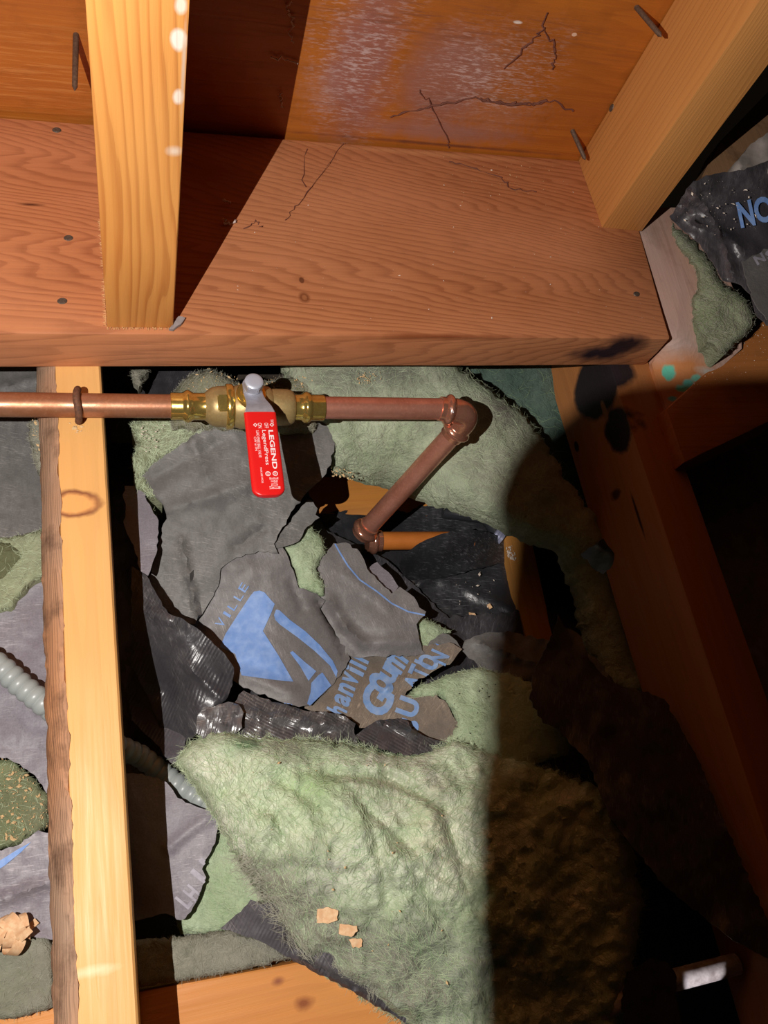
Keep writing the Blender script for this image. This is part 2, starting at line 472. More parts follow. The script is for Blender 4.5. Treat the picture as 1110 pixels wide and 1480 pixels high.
# ------------------------------------------------------------------ timber
def top4(*q): return [P(*a) for a in q]
XL0 = atz(89., 800., -T)[0]; XL1 = -0.0463; XR0, XR1 = 0.3498, 0.388
m_plate = wood('plate_wood', (.50, .19, .078), (.26, .075, .028), 'X', (0.10, -0.10, .10), freq=210, warp=.02, light2=(.60, .24, .11), tilt=.22,
    ro=.5, spec=.35, blobs=[(P(440, 430, 0), (.0048, .0055, .006), (.20, .06, .022), dict(soft=.5, warp=.1)),
           (P(440, 430, 0), (.0024, .003, .006), (.36, .13, .05), dict(soft=.5, warp=.1)), (P(436, 405, 0), (.002, .003, .004), (.16, .05, .02)),
           (P(45, 296, 0), (.010, .0018, .004), (.12, .035, .015), dict(soft=.8)),
           (P(905, 503, -.008), (.026, .010, .018), (.028, .014, .018), dict(soft=.5, warp=.35, wscale=60)), (P(870, 518, -.02), (.036, .012, .014), (.03, .016, .022), dict(soft=.5, warp=.35, wscale=60)),
           (P(960, 495, 0), (.02, .003, .01), (.16, .04, .014), dict(soft=.8)), (P(640, 486, 0), (.09, .003, .006), (.22, .06, .02), dict(soft=.9, warp=.5, wscale=40)),
           (P(300, 250, 0), (.03, .02, .02), (.42, .16, .08), dict(soft=.9)), (P(620, 222, 0), (.16, .004, .006), (.66, .30, .13), dict(soft=.9, warp=.3), .7),
           (P(60, 170, 0), (.05, .004, .006), (.70, .36, .20), dict(soft=.9, warp=.2), .7)],
    knots=[(P(440, 430, 0), (.008, .008, .008), .006), (P(880, 355, 0), (.03, .014, .02), .012), (P(1000, 350, 0), (.03, .014, .02), .012)], dirt=.12)
fA, fB = P(-330, 479, 0), P(969, 490, 0)
plate = beam('sole_plate', [fA, fB, P(897, 236, 0), P(-290, 148, 0)], (0, 0, -T), m_plate, bev=.0022, jit=.00015, cuts=3)
tag(plate, 'reddish wide softwood plate lying flat below the plywood wall, with flush nail heads', 'board')
m_nailhead = plain('nail_head_steel', (.10, .08, .065), .55, .5, nz=(500, (.2, .15, .11), .7))
def nailhead(px, py, z, parent, par=('z',), rx=.0031, ry=.0024, rot=0.2):
    bm = bmesh.new(); c = P(px, py, z)
    bmesh.ops.create_circle(bm, cap_ends=True, segments=14, radius=1)
    r = bmesh.ops.extrude_face_region(bm, geom=list(bm.faces)); 
    for v in [g for g in r['geom'] if isinstance(g, bmesh.types.BMVert)]: v.co.z += .35; v.co.x *= .85; v.co.y *= .85
    bmesh.ops.recalc_face_normals(bm, faces=bm.faces)
    if par[0] == 'z': M_ = Matrix.Translation(c) @ Matrix.Rotation(rot, 4, 'Z') @ Matrix.Diagonal((rx, ry, .0016, 1))
    else: M_ = Matrix.Translation(par[1]) @ Matrix.Rotation(-math.pi / 2, 4, 'Y') @ Matrix.Diagonal((rx, ry, .0016, 1))
    bm.transform(M_); return frombm('nail_head', bm, m_nailhead, parent)
for q in ((82, 188), (99, 344), (90, 435), (920, 425)): nailhead(*q, .0001, plate)

S1z = 0.62
ys = P(200, 474, 0).y; x0, x1 = P(155, 474, 0).x, P(250, 474, 0).x
m_stud = wood('stud_wood', (.70, .30, .075), (.44, .125, .022), 'Z', (x0 - .045, ys + .012, 0), freq=185, warp=.010, tilt=.03, ro=.5, fine=.45, contrast=1.1, spec=.3,
    light2=(.78, .36, .10), blobs=[(aty(258, 57, ys), (.004, .004, .006), (.85, .72, .62), dict(soft=.4, warp=.2)), (aty(262, 8, ys), (.003, .004, .005), (.8, .65, .52), dict(soft=.5)),
    (aty(258, 140, ys), (.003, .004, .005), (.85, .7, .58), dict(soft=.5)), (aty(252, 219, ys), (.005, .004, .004), (.8, .6, .45), dict(soft=.8)),
    (aty(265, 100, ys), (.0012, .004, .03), (.6, .42, .3), dict(soft=.8, warp=.3))], knots=[(aty(300, 380, ys), (.012, .02, .022), -.008)])
stud1 = beam('wall_stud', [(x0, ys, S1z), (x1, ys, S1z), (x1, W - .0006, S1z), (x0, W - .0006, S1z)], (0, 0, -S1z), m_stud, bev=.0006, jit=.0001)
tag(stud1, 'upright orange wall stud standing on the plate, white spots on its corner', 'stud', 'upright studs on the sole plate')
bm = bmesh.new(); r_ = random.Random(5)
def splinter(bm, p, d, w_, r_):
    q = d.cross(Vector((r_.uniform(-1, 1), r_.uniform(-1, 1), r_.uniform(-1, 1)))).normalized() * w_
    q2 = d.cross(q).normalized() * w_
    v = [bm.verts.new(p + q), bm.verts.new(p - q), bm.verts.new(p + q2), bm.verts.new(p + d)]
    for f in ((0, 1, 3), (1, 2, 3), (2, 0, 3)): bm.faces.new([v[i] for i in f])
for i in range(90):
    px = r_.uniform(0, 1); p = Vector((x0 + (x1 - x0) * px, ys - .0004, r_.uniform(.0002, .0016)))
    splinter(bm, p, Vector((r_.uniform(-.001, .001), -r_.uniform(.0006, .002), -r_.uniform(0, .0015))), .0003, r_)
for i in range(130):
    t = r_.random() ** 1.4; p = Vector((x0 - .0003, ys + .001 + t * .09, r_.uniform(.0004, .0012)))
    splinter(bm, p, Vector((-r_.uniform(.0006, .0026), r_.uniform(-.001, .001), r_.uniform(-.0003, .0008))), .00035, r_)
o = frombm('saw_splinters', bm, plain('splinter_wood', (.66, .36, .15), .8), stud1); o['kind'] = 'stuff'

a = P(870, 329, 0); b = P(927, 335, 0); c = P(828, 231, 0)
m_stud2 = wood('short_stud_wood', (.56, .24, .065), (.36, .12, .028), 'Z', (a.x + .06, a.y - .02, 0), freq=300, warp=.007, tilt=.05, ro=.5, fine=.7, spec=.3,
    light2=(.60, .27, .08), contrast=.6, blobs=[(P(884, 156, 0) * 1, (.004, .004, .004), (.1, .06, .03))])
yb = min(c.y, W - .0008)
s2 = [(a.x, a.y, S1z), (b.x, b.y, S1z), (b.x + .003, yb, S1z), (a.x, yb, S1z)]
stud2 = beam('wall_stud', s2, (0, 0, -S1z), m_stud2, bev=.0008, jit=.0001)
tag(stud2, 'shorter upright stud at the right end of the plate with a grey nail head', 'stud', 'upright studs on the sole plate')
pn = atx(884, 156, a.x); nailhead(0, 0, 0, stud2, ('x', Vector((a.x, pn.y, pn.z))), .0035, .0025)

def tz(px, py): return aty(px, py, W)
m_ply = wood('plywood', (.50, .155, .022), (.30, .08, .012), 'X', (0, W + .05, -.3), freq=70, warp=.03, light2=(.40, .12, .022), tilt=.03, ro=.38, spec=.45, contrast=.5, fine=1.0,
    streaks=[(tz(700, 110), (.075, .05, .055), (.62, .44, .40), .85, (150, 100, 900)), (tz(520, 90), (.045, .05, .09), (.60, .44, .42), .8, (150, 100, 700)), (tz(600, 30), (.2, .05, .03), (.20, .07, .04), .6, (30, 50, 500)), (tz(40, 110), (.09, .05, .05), (.62, .26, .07), .6, (20, 50, 500))],
    dirt=.25, blobs=[(tz(650, 110), (.045, .05, .05), (.33, .14, .11), dict(soft=.5, warp=.35, wscale=30), .75), (tz(520, 100), (.03, .05, .08), (.32, .13, .11), dict(soft=.5, warp=.4, wscale=40), .8),
    (tz(640, 190), (.09, .05, .012), (.36, .17, .14), dict(soft=.7, warp=.5, wscale=90), .7), (tz(720, 165), (.05, .05, .03), (.42, .24, .21), dict(soft=.9, warp=1.0, wscale=240), .25),
    (tz(700, 90), (.05, .05, .03), (.42, .25, .22), dict(soft=.9, warp=1.1, wscale=260), .25), (tz(470, 130), (.02, .05, .03), (.45, .28, .26), dict(soft=.9, warp=1.0, wscale=200), .25),
    (tz(830, 50), (.0022, .01, .0015), (.8, .55, .4)), (tz(748, 32), (.004, .01, .0016), (.8, .7, .62), dict(soft=.4, warp=.5)),
    (tz(650, 210), (.16, .02, .0022), (.16, .05, .03), dict(soft=.8, warp=.6, wscale=60), .8)])
ply = beam('wall_back', [(-.42, W, S1z), (.385, W, S1z), (.385, W + .012, S1z), (-.42, W + .012, S1z)], (0, 0, -S1z - .03), m_ply, bev=.0004, jit=0, cuts=2)
tag(ply, 'orange plywood sheathing behind the studs, smeared with pale dust', kind='structure')

# left joist with its waney bark edge
m_joist = wood('joist_wood', (.72, .35, .105), (.54, .22, .05), 'Y', (XL0 - .02, 0, -T - .06), freq=110, warp=.02, light2=(.78, .43, .15), ro=.5, spec=.35, contrast=.28, fine=.7,
    blobs=[(P(107, 728, -T), (.0185, .0105, .01), (.22, .07, .03), dict(soft=.22, warp=.18)), (P(107, 728, -T), (.0162, .0082, .01), (.80, .38, .12), dict(soft=.35, warp=.25)),
           (P(128, 1405, -T), (.02, .003, .005), (.9, .62, .36), dict(soft=.9, warp=.6), .7), (P(75, 720, -T), (.006, .012, .01), (.25, .09, .05), dict(soft=.8, warp=.4))])
m_bark = wood('bark', (.52, .22, .09), (.26, .12, .07), 'Y', (XL0 - .02, 0, -T - .02), freq=300, warp=.05, light2=(.40, .29, .21), ro=.8, fine=1.5, bumpk=1.0, dirt=.7, contrast=.6)
def profile_y(name, prof, y0_, y1_, mat, parent=None, ny=60, nz=0, seed=0):
    V = []; Fc = []; n = len(prof)
    for j in range(ny + 1):
        y = y0_ + (y1_ - y0_) * j / ny
        for k, (x, z) in enumerate(prof):
            q = nz * fbm(np.array([y * 1000.]), np.array([k * 9. + x * 500]), 9, 3, seed)[0] if nz else 0
            V.append((x + q * .8, y, z + q * (1 if nz else 0)))
    for j in range(ny):
        for k in range(n):
            Fc.append([j * n + k, j * n + (k + 1) % n, (j + 1) * n + (k + 1) % n, (j + 1) * n + k])
    Fc.append(list(range(n))[::-1]); Fc.append(list(range(ny * n, (ny + 1) * n)))
    bm = bmesh.new(); vs = [bm.verts.new(v) for v in V]
    for f in Fc: bm.faces.new([vs[i] for i in f])
    bmesh.ops.recalc_face_normals(bm, faces=bm.faces)
    o = frombm(name, bm, mat, parent, True); autosmooth(o, 28); return o
XB = atz(63., 900., -.056)[0]
yj0, yj1 = -.52, .170
jl = profile_y('ceiling_joist', [(XL0, -T - .0003), (XL0 + .0006, -T - .00005), (XL1 - .0012, -T - .00005), (XL1, -T - .0014), (XL1, -.126), (XB + .004, -.126), (XB + .004, -.07)], yj0, yj1, m_joist, nz=.0002, ny=80)
tag(jl, 'pale orange joist running down the left side with a knot and bark edge', 'joist', 'joists either side of the bay')
wane = profile_y('bark_edge', [(XL0 + .0002, -T + .0001), (XL0 - .003, -T - .0012), (XL0 - .006, -T - .004), (XL0 - .009, -T - .008), (XB + .001, -T - .013), (XB, -T - .019), (XB, -.07), (XB, -.1255), (XB + .0042, -.1257), (XB + .0042, -.069), (XL0 + .0002, -T - .004)],
                 yj0, yj1, m_bark, jl, ny=220, nz=.0026, seed=5)
tag(wane, 'rough bark strip left on the joist edge')

m_joist2 = wood('right_joist_wood', (.46, .175, .055), (.26, .075, .022), 'Y', (XR0 + .08, 0, -.16), freq=120, warp=.012, light2=(.50, .20, .065), ro=.5, contrast=.35, fine=.6,
    blobs=[(atx(862, 555, XR0), (.03, .030, .040), (.022, .015, .017), dict(soft=.15, warp=.12, wscale=70)), (atx(893, 622, XR0), (.03, .022, .020), (.022, .014, .015), dict(soft=.2, warp=.25, wscale=90)),
           (atx(874, 594, XR0), (.02, .010, .004), (.30, .13, .05), dict(soft=.3, warp=.4)), (atx(833, 645, XR0), (.003, .006, .004), (.03, .015, .01)),
           (atx(922, 745, XR0), (.01, .025, .002), (.05, .02, .01), dict(soft=.5, warp=.2)), (atx(890, 715, XR0), (.004, .005, .01), (.08, .03, .014), dict(soft=.5, warp=.6))])
jr = beam('ceiling_joist', [(XR0, -.52, -T - .0001), (XR1, -.52, -T - .0001), (XR1, .17, -T - .0001), (XR0, .17, -T - .0001)], (0, 0, -.0889), m_joist2, bev=.0012, jit=.00015)
tag(jr, 'dim brown joist descending on the right with a black scorch stain', 'joist', 'joists either side of the bay')

# whitish sill board, turquoise blobs, diagonal block, brown plank
zs = -.024
m_sill = wood('sill_wood', (.52, .30, .22), (.34, .15, .09), 'Y', (.44, 0, -.1), freq=160, warp=.01, light2=(.62, .44, .38), ro=.75, contrast=.4, fine=1.2,
    blobs=[(P(975, 552, -.032), (.05, .030, .03), (.52, .20, .07), dict(soft=.5, warp=.25, wscale=50)), (P(963, 541, -.033), (.0058, .0080, .012), (.12, .50, .36), dict(soft=.3, warp=.4)), (P(984, 562, -.030), (.0065, .004, .012), (.14, .55, .42), dict(soft=.5, warp=.6)), (P(995, 554, -.027), (.006, .0045, .012), (.14, .52, .44), dict(soft=.5, warp=.6)),
           (P(1007, 546, -.025), (.006, .004, .012), (.2, .55, .42), dict(soft=.5, warp=.5)), (P(975, 574, -.030), (.006, .003, .01), (.12, .42, .5), dict(soft=.5, warp=.5)),
           (P(1020, 538, -.024), (.012, .006, .01), (.55, .60, .56), dict(soft=.8, warp=.6), .7)], dirt=.3)
def prism(name, pts, down, mat, parent=None, cuts=2, jit=.0002, bev=.001):
    bm = bmesh.new(); a_ = [bm.verts.new(p) for p in pts]; b_ = [bm.verts.new(Vector(p) + Vector(down)) for p in pts]; n = len(pts)
    bm.faces.new(a_); bm.faces.new(b_[::-1])
    for i in range(n): bm.faces.new([a_[i], b_[i], b_[(i + 1) % n], a_[(i + 1) % n]])
    bmesh.ops.recalc_face_normals(bm, faces=bm.faces)
    if bev: bmesh.ops.bevel(bm, geom=list(bm.edges), offset=bev, segments=2, affect='EDGES')
    o = frombm(name, bm, mat, parent); autosmooth(o, 30); return o
sill, _, _ = sheet('sill_board', [(975, 489), (960, 500), (942, 526), (963, 590), (1000, 564), (1034, 538), (1072, 504), (1070, 440), (1010, 300), (905, 300), (924, 336)],
    tps([(972, 488, -.006), (930, 338, -.002), (945, 522, -.034), (966, 592, -.034), (1000, 540, -.024), (1060, 520, -.024), (1010, 300, -.002), (1070, 470, -.008)]), m_sill, step=9, skirt=.028, jit=.3, rstep=14)
tag(sill, 'whitish weathered board beyond the plate end with turquoise paint blobs', 'board')
zb = -T + .014
m_block = wood('block_wood', (.50, .185, .05), (.32, .10, .025), 'X', (.45, .1, -.1), freq=140, warp=.01, ro=.55, contrast=.35, fine=.7, light2=(.46, .16, .045), dirt=.3)
A_, B_ = P(963, 590, zb), P(1150, 422, zb); Cc, Dd = P(1150, 590, zb), P(990, 668, zb)
blk = beam('diagonal_block', [A_, Dd, Cc, B_], (0, 0, -.05), m_block, bev=.0015, jit=.0002)
blk.data.update()
tag(blk, 'orange timber block running diagonally off the right edge', 'board')
zk = -T - .012
m_plank = wood('brown_plank_wood', (.30, .16, .08), (.17, .085, .04), 'Y', (.5, 0, -.1), freq=120, ro=.7, contrast=.3, dirt=.6)
plank = prism('brown_plank', [P(1000, 285, .036), P(1060, 268, .038), P(1180, 200, .045), P(1180, 60, .045), P(1040, 205, .040)], (0, 0, -.02), m_plank)
tag(plank, 'dull brown plank behind the short stud above the black sheeting', 'board')

# bottom cross plank and deep timbers
zp = -.1275
m_cross = wood('cross_plank_wood', (.68, .27, .07), (.46, .15, .035), 'X', (0, -.45, -.2), freq=130, warp=.015, light2=(.74, .32, .09), ro=.5, contrast=.4, fine=.7, spec=.3,
    blobs=[(P(440, 1450, zp), (.008, .005, .01), (.30, .09, .03), dict(soft=.8, warp=.4)), (P(402, 1418, zp), (.005, .003, .01), (.32, .10, .04), dict(soft=.9))])
cp = beam('cross_plank', [P(-70, 1560, zp), P(820, 1600, zp), P(700, 1340, zp), P(-70, 1484, zp)], (0, 0, -.038), m_cross, jit=.0002)
tag(cp, 'clean orange plank crossing under the joists at the bottom of the bay', 'board')
zd = -.205
m_deep = wood('deep_timber_wood', (.60, .24, .05), (.40, .13, .025), 'X', (0, .0, -.3), freq=100, ro=.5, contrast=.4, light2=(.42, .2, .08))
dt = beam('deep_timber', [P(395, 740, zd), P(640, 748, zd), P(640, 690, zd), P(395, 688, zd)], (0, 0, -.06), m_deep, jit=.0002)
tag(dt, 'orange timber deep under the copper riser catching the lever shadow', 'board')
m_post = wood('post_wood', (.56, .25, .06), (.40, .14, .03), 'Y', (.3, .0, -.3), freq=100, ro=.5, contrast=.4)
zd2 = -.182
post = beam('deep_batten', [P(762, 930, zd2), P(800, 925, zd2), P(760, 740, zd2), P(722, 745, zd2)], (0, 0, -.04), m_post, jit=.0002)
tag(post, 'narrow orange batten deep right of the black film, shavings on its top', 'batten')
m_dark = plain('old_ceiling_board', (.06, .045, .035), .85, nz=(30, (.11, .08, .06), .6))
fl = beam('floor', [(-.5, -.62, -.29), (.9, -.62, -.29), (.9, .35, -.29), (-.5, .35, -.29)], (0, 0, -.012), m_dark, bev=0, jit=0, cuts=0)
tag(fl, 'old dark ceiling board under the insulation', kind='structure')
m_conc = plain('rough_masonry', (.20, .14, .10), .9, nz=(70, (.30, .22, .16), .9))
def flat(z): return lambda x, y: np.full(np.shape(x), float(z))
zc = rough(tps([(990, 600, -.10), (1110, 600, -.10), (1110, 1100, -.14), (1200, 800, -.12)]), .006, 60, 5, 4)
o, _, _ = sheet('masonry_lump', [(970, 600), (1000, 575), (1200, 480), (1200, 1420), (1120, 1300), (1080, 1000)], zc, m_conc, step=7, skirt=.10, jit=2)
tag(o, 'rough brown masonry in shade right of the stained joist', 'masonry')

# ------------------------------------------------------------------ insulation wool
def batt(name, poly, zf, mat, fmat, label, n=3000, ne=500, puff=(.012, 25), skirt=.03, step=5, seed=1, ln=(10, 32), angle=None, lift=.0015, cat='insulation', jit=2.0, wid=.00012, group=None):
    o, pl, z2 = sheet(name, poly, zf, mat, step=step, skirt=skirt, puff=puff, jit=jit, seed=seed)
    tag(o, label, cat, group)
    if n: fibres('loose_fibres', pl, zf, n, fmat, o, ln=ln, seed=seed + 2, puff=puff, angle=angle, lift=lift, wid=wid)
    if ne: fibres('edge_fibres', pl, zf, ne, fmat, o, ln=ln, seed=seed + 5, edge=True, puff=puff, lift=lift, wid=wid)
    return o, pl
m_fib = plain('pale_glass_fibre', (.50, .58, .38), .6, spec=.3)
m_fibg = plain('green_glass_fibre', (.34, .48, .26), .6, spec=.3)
m_fibd = plain('dusty_glass_fibre', (.34, .33, .26), .7, spec=.3)
GA = 'green insulation wool pieces'

# big batt at the bottom
BIG = [(256, 1096), (275, 1072), (300, 1058), (330, 1060), (365, 1066), (420, 1068), (480, 1072), (520, 1078), (560, 1092), (610, 1090), (660, 1070), (700, 1085), (760, 1100), (900, 1150), (930, 1300), (900, 1500),
       (640, 1520), (560, 1462), (480, 1420), (420, 1378), (395, 1330), (375, 1295), (345, 1245), (312, 1180), (285, 1140)]
zbig = tps([(256, 1096, -.098), (330, 1070, -.088), (450, 1080, -.092), (560, 1110, -.094), (660, 1080, -.098), (700, 1100, -.094), (320, 1170, -.088), (400, 1150, -.070), (500, 1150, -.072), (600, 1180, -.075), (690, 1200, -.078),
            (440, 1230, -.070), (560, 1250, -.064), (660, 1300, -.072), (480, 1300, -.086), (400, 1290, -.098), (560, 1340, -.092), (640, 1420, -.090), (540, 1430, -.100), (430, 1375, -.108), (640, 1510, -.100), (800, 1300, -.085), (900, 1300, -.10), (800, 1500, -.105)])
zbig = crease(zbig, [((470, 1118), (560, 1122), -.012, 14), ((560, 1122), (640, 1165), -.014, 15), ((640, 1165), (668, 1250), -.008, 16), ((400, 1180), (420, 1250), -.006, 18), ((420, 1250), (520, 1265), -.005, 16),
                     ((540, 1190), (560, 1300), -.007, 18), ((390, 1120), (470, 1170), -.006, 18), ((520, 1160), (600, 1230), -.006, 14), ((600, 1260), (640, 1330), -.005, 18), ((440, 1215), (560, 1200), .004, 26)])
zbig = rough(rough(rough(zbig, .011, 48, 3, 3), .003, 13, 3, 8), .0013, 4.5, 2, 18)
m_big = wool('big_batt_wool', (.48, .62, .34), (.90, .92, .74), (.30, .30, .22), .22, 1, sss=.0, bright=.97, blobs=[
    (P(400, 1290, -.09), (.07, .03, .05), (.24, .23, .18), dict(soft=.8, warp=.5, wscale=25), .8), (P(540, 1370, -.09), (.09, .03, .05), (.25, .26, .19), dict(soft=.8, warp=.5, wscale=25), .85), (P(620, 1440, -.09), (.07, .045, .05), (.25, .28, .21), dict(soft=.7, warp=.5, wscale=25), .8),
    (P(470, 1075, -.09), (.06, .012, .05), (.20, .23, .16), dict(soft=.9, warp=.5, wscale=35), .7), (P(355, 1075, -.09), (.02, .010, .05), (.10, .28, .10), dict(soft=.9, warp=.5), .8),
    (P(455, 1135, -.075), (.03, .02, .05), (.33, .58, .17), dict(soft=.9, warp=.4), .6), (P(520, 1250, -.07), (.05, .03, .05), (.86, .88, .72), dict(soft=.9, warp=.5, wscale=40), .7), (P(640, 1200, -.07), (.03, .05, .05), (.74, .70, .50), dict(soft=.9, warp=.5, wscale=40), .6)])
big, bigpl = batt('insulation_batt', BIG, zbig, m_big, m_fib, 'large fluffy pale green batt filling the lower middle of the bay', n=7000, ne=2200, puff=(.022, 30), skirt=.012, step=4.2, seed=4, lift=.0012, angle=.6, wid=.00009, ln=(14, 44))
fibres('green_fibres', bigpl, zbig, 2500, m_fibg, big, seed=44, puff=(.022, 30), angle=.8, lift=.001, wid=.00010)
fibres('dusty_fibres', ragged([(320, 1230), (370, 1240), (480, 1320), (600, 1380), (660, 1450), (560, 1450), (420, 1370)], 10, 3, 2), zbig, 1800, m_fibd, big, seed=45, puff=None, angle=.7, lift=.0012, wid=.0001)

# upper batt
UP = [(405, 512), (640, 512), (672, 538), (700, 555), (725, 574), (752, 592), (772, 616), (800, 660), (840, 720), (885, 780), (905, 840), (935, 940), (960, 1010), (900, 1030), (850, 940), (835, 870), (822, 832), (813, 800), (790, 787), (765, 780), (737, 770), (713, 754), (670, 738), (630, 726), (593, 713), (563, 701), (513, 688), (483, 680), (476, 650), (470, 620), (440, 600), (420, 560)]
zup = rough(rough(rough(tps([(430, 530, -.070), (640, 525, -.066), (760, 600, -.085), (720, 640, -.076), (600, 620, -.082), (620, 655, -.092), (480, 640, -.085), (500, 680, -.115), (660, 700, -.090), (600, 705, -.125), (560, 698, -.135), (740, 760, -.100), (800, 700, -.085), (850, 790, -.12), (820, 830, -.14), (930, 1000, -.15), (850, 940, -.16), (560, 560, -.066)]), .005, 70, 3, 5), .0014, 14, 3, 6), .0007, 4.5, 2, 9)
m_up = wool('upper_batt_wool', (.32, .41, .25), (.58, .63, .46), (.30, .29, .23), .55, 2, blobs=[
    (P(730, 590, -.08), (.03, .022, .05), (.30, .26, .23), dict(soft=.8, warp=.4, wscale=40), .8), (P(560, 545, -.07), (.09, .014, .05), (.23, .24, .19), dict(soft=.8, warp=.5, wscale=50), .8),
    (P(640, 690, -.08), (.035, .022, .05), (.60, .66, .48), dict(soft=.9, warp=.5, wscale=40), .8), (P(495, 675, -.09), (.012, .012, .04), (.20, .18, .10), dict(soft=.9, warp=.6), .8)])
up, uppl = batt('insulation_batt', UP, zup, m_up, m_fib, 'grey green batt under the plate behind the copper elbow', n=2500, ne=500, puff=(.014, 30), skirt=.008, step=5, seed=6, ln=(8, 24), wid=.00009, lift=.0006)
fibres('dusty_fibres', uppl, zup, 1500, m_fibd, up, seed=46, puff=(.014, 30), lift=.0006, ln=(6, 18), wid=.00009)
# teal batt behind it
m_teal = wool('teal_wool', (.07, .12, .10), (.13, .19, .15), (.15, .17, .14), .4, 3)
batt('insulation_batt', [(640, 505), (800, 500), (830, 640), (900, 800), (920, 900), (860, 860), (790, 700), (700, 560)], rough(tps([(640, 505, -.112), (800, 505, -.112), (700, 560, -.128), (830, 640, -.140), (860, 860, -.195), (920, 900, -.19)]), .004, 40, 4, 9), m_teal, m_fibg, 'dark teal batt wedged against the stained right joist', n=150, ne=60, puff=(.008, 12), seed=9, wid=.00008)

# green patches showing through torn paper
m_pat = wool('fresh_wool', (.36, .50, .27), (.58, .68, .47), (.28, .33, .22), .25, 5)
def patch(poly, ctrl, label, n=250, mat=None, puff=(.003, 8), ne=60, skirt=.012, seed=1, step=5, dust=False, ang=None):
    zf = rough(tps(ctrl), .0015, 14, 3, seed)
    return batt('wool_patch', poly, zf, mat or m_pat, m_fibd if dust else m_fib, label, n=n, ne=ne, puff=puff, skirt=skirt, seed=seed, step=step, ln=(6, 18), wid=.00009, group=None, jit=1.2, lift=.0007, angle=ang)
patch([(405, 790), (432, 782), (448, 758), (468, 782), (470, 800), (456, 822), (466, 838), (468, 860), (430, 850), (426, 820), (415, 800)], [(440, 800, -.128), (440, 860, -.136), (470, 780, -.136)], 'green wool showing through the torn grey paper below the red lever', seed=11)
patch([(600, 900), (610, 892), (628, 900), (652, 912), (640, 916), (632, 930), (622, 945), (610, 952), (600, 930)], [(600, 900, -.149), (650, 915, -.153), (610, 950, -.150)], 'small green wool tuft right of the grey sheet by the dark gap', n=120, ne=30, seed=12)
patch([(583, 1009), (605, 992), (650, 975), (690, 965), (740, 975), (800, 1000), (840, 1040), (820, 1090), (740, 1112), (700, 1100), (640, 1100), (640, 1090), (645, 1065), (662, 1050), (655, 1025), (640, 1005), (610, 1008), (592, 1012)],
      [(583, 1009, -.138), (690, 970, -.140), (660, 1040, -.128), (640, 1090, -.132), (800, 1050, -.12), (900, 1150, -.12)], 'green wool tongue between the lettered sheet and the deep shadow', n=1800, ne=200, skirt=.03, puff=(.005, 12), seed=13)
patch([(250, 1320), (262, 1290), (290, 1225), (305, 1180), (330, 1170), (360, 1200), (420, 1290), (405, 1310), (375, 1340), (330, 1345), (300, 1352), (262, 1350)], [(260, 1330, -.155), (330, 1190, -.140), (400, 1290, -.132), (340, 1260, -.135)],
      'bright green wool fan beside the sheet with outlined letters', n=1400, ne=150, seed=14, puff=(.006, 14), skirt=.02, ang=-.6)
m_grey = wool('grey_wool', (.20, .20, .15), (.33, .32, .25), (.24, .22, .19), .6, 6)
patch([(190, 1360), (262, 1355), (330, 1345), (380, 1358), (425, 1385), (360, 1400), (260, 1418), (180, 1430)], [(200, 1380, -.122), (400, 1380, -.118), (260, 1410, -.124)], 'grey dusty wool strip along the top of the clean plank', n=900, mat=m_grey, seed=15, dust=True, ang=-.2)
patch([(190, 612), (215, 604), (300, 604), (310, 615), (292, 632), (262, 645), (240, 662), (222, 672), (205, 688), (222, 705), (235, 722), (215, 716), (196, 705), (192, 660), (202, 640)], [(200, 620, -.100), (300, 610, -.088), (200, 700, -.112), (235, 720, -.113)], 'dusty green wool band right of the joist under the old pipe', n=1100, ne=250, mat=wool('band_wool', (.21, .25, .13), (.34, .36, .22), (.26, .24, .20), .5, 7), seed=16, puff=(.004, 10), skirt=.03)
patch([(200, 738), (206, 731), (215, 733), (228, 750), (214, 752), (205, 748)], [(200, 740, -.117), (228, 750, -.117), (210, 730, -.117)], 'tiny green wool sliver beside the grey paper flap', n=40, ne=15, seed=17)
patch([(262, 552), (275, 540), (300, 534), (330, 545), (350, 560), (420, 545), (470, 540), (455, 620), (250, 620), (240, 580)], [(262, 552, -.086), (300, 540, -.068), (360, 560, -.072), (450, 560, -.075), (300, 610, -.084)], 'dust covered tuft of wool behind the brass valve', n=1500, ne=500, mat=wool('tuft_wool', (.18, .19, .11), (.32, .32, .20), (.25, .21, .16), .7, 8), seed=18, dust=True, puff=(.006, 14), skirt=.03)
patch([(190, 534), (215, 534), (205, 545), (200, 560), (193, 548)], [(190, 534, -.11), (215, 534, -.11), (200, 560, -.11)], 'small grey wool scrap in shadow under the plate', n=60, ne=20, mat=m_grey, seed=19, dust=True)
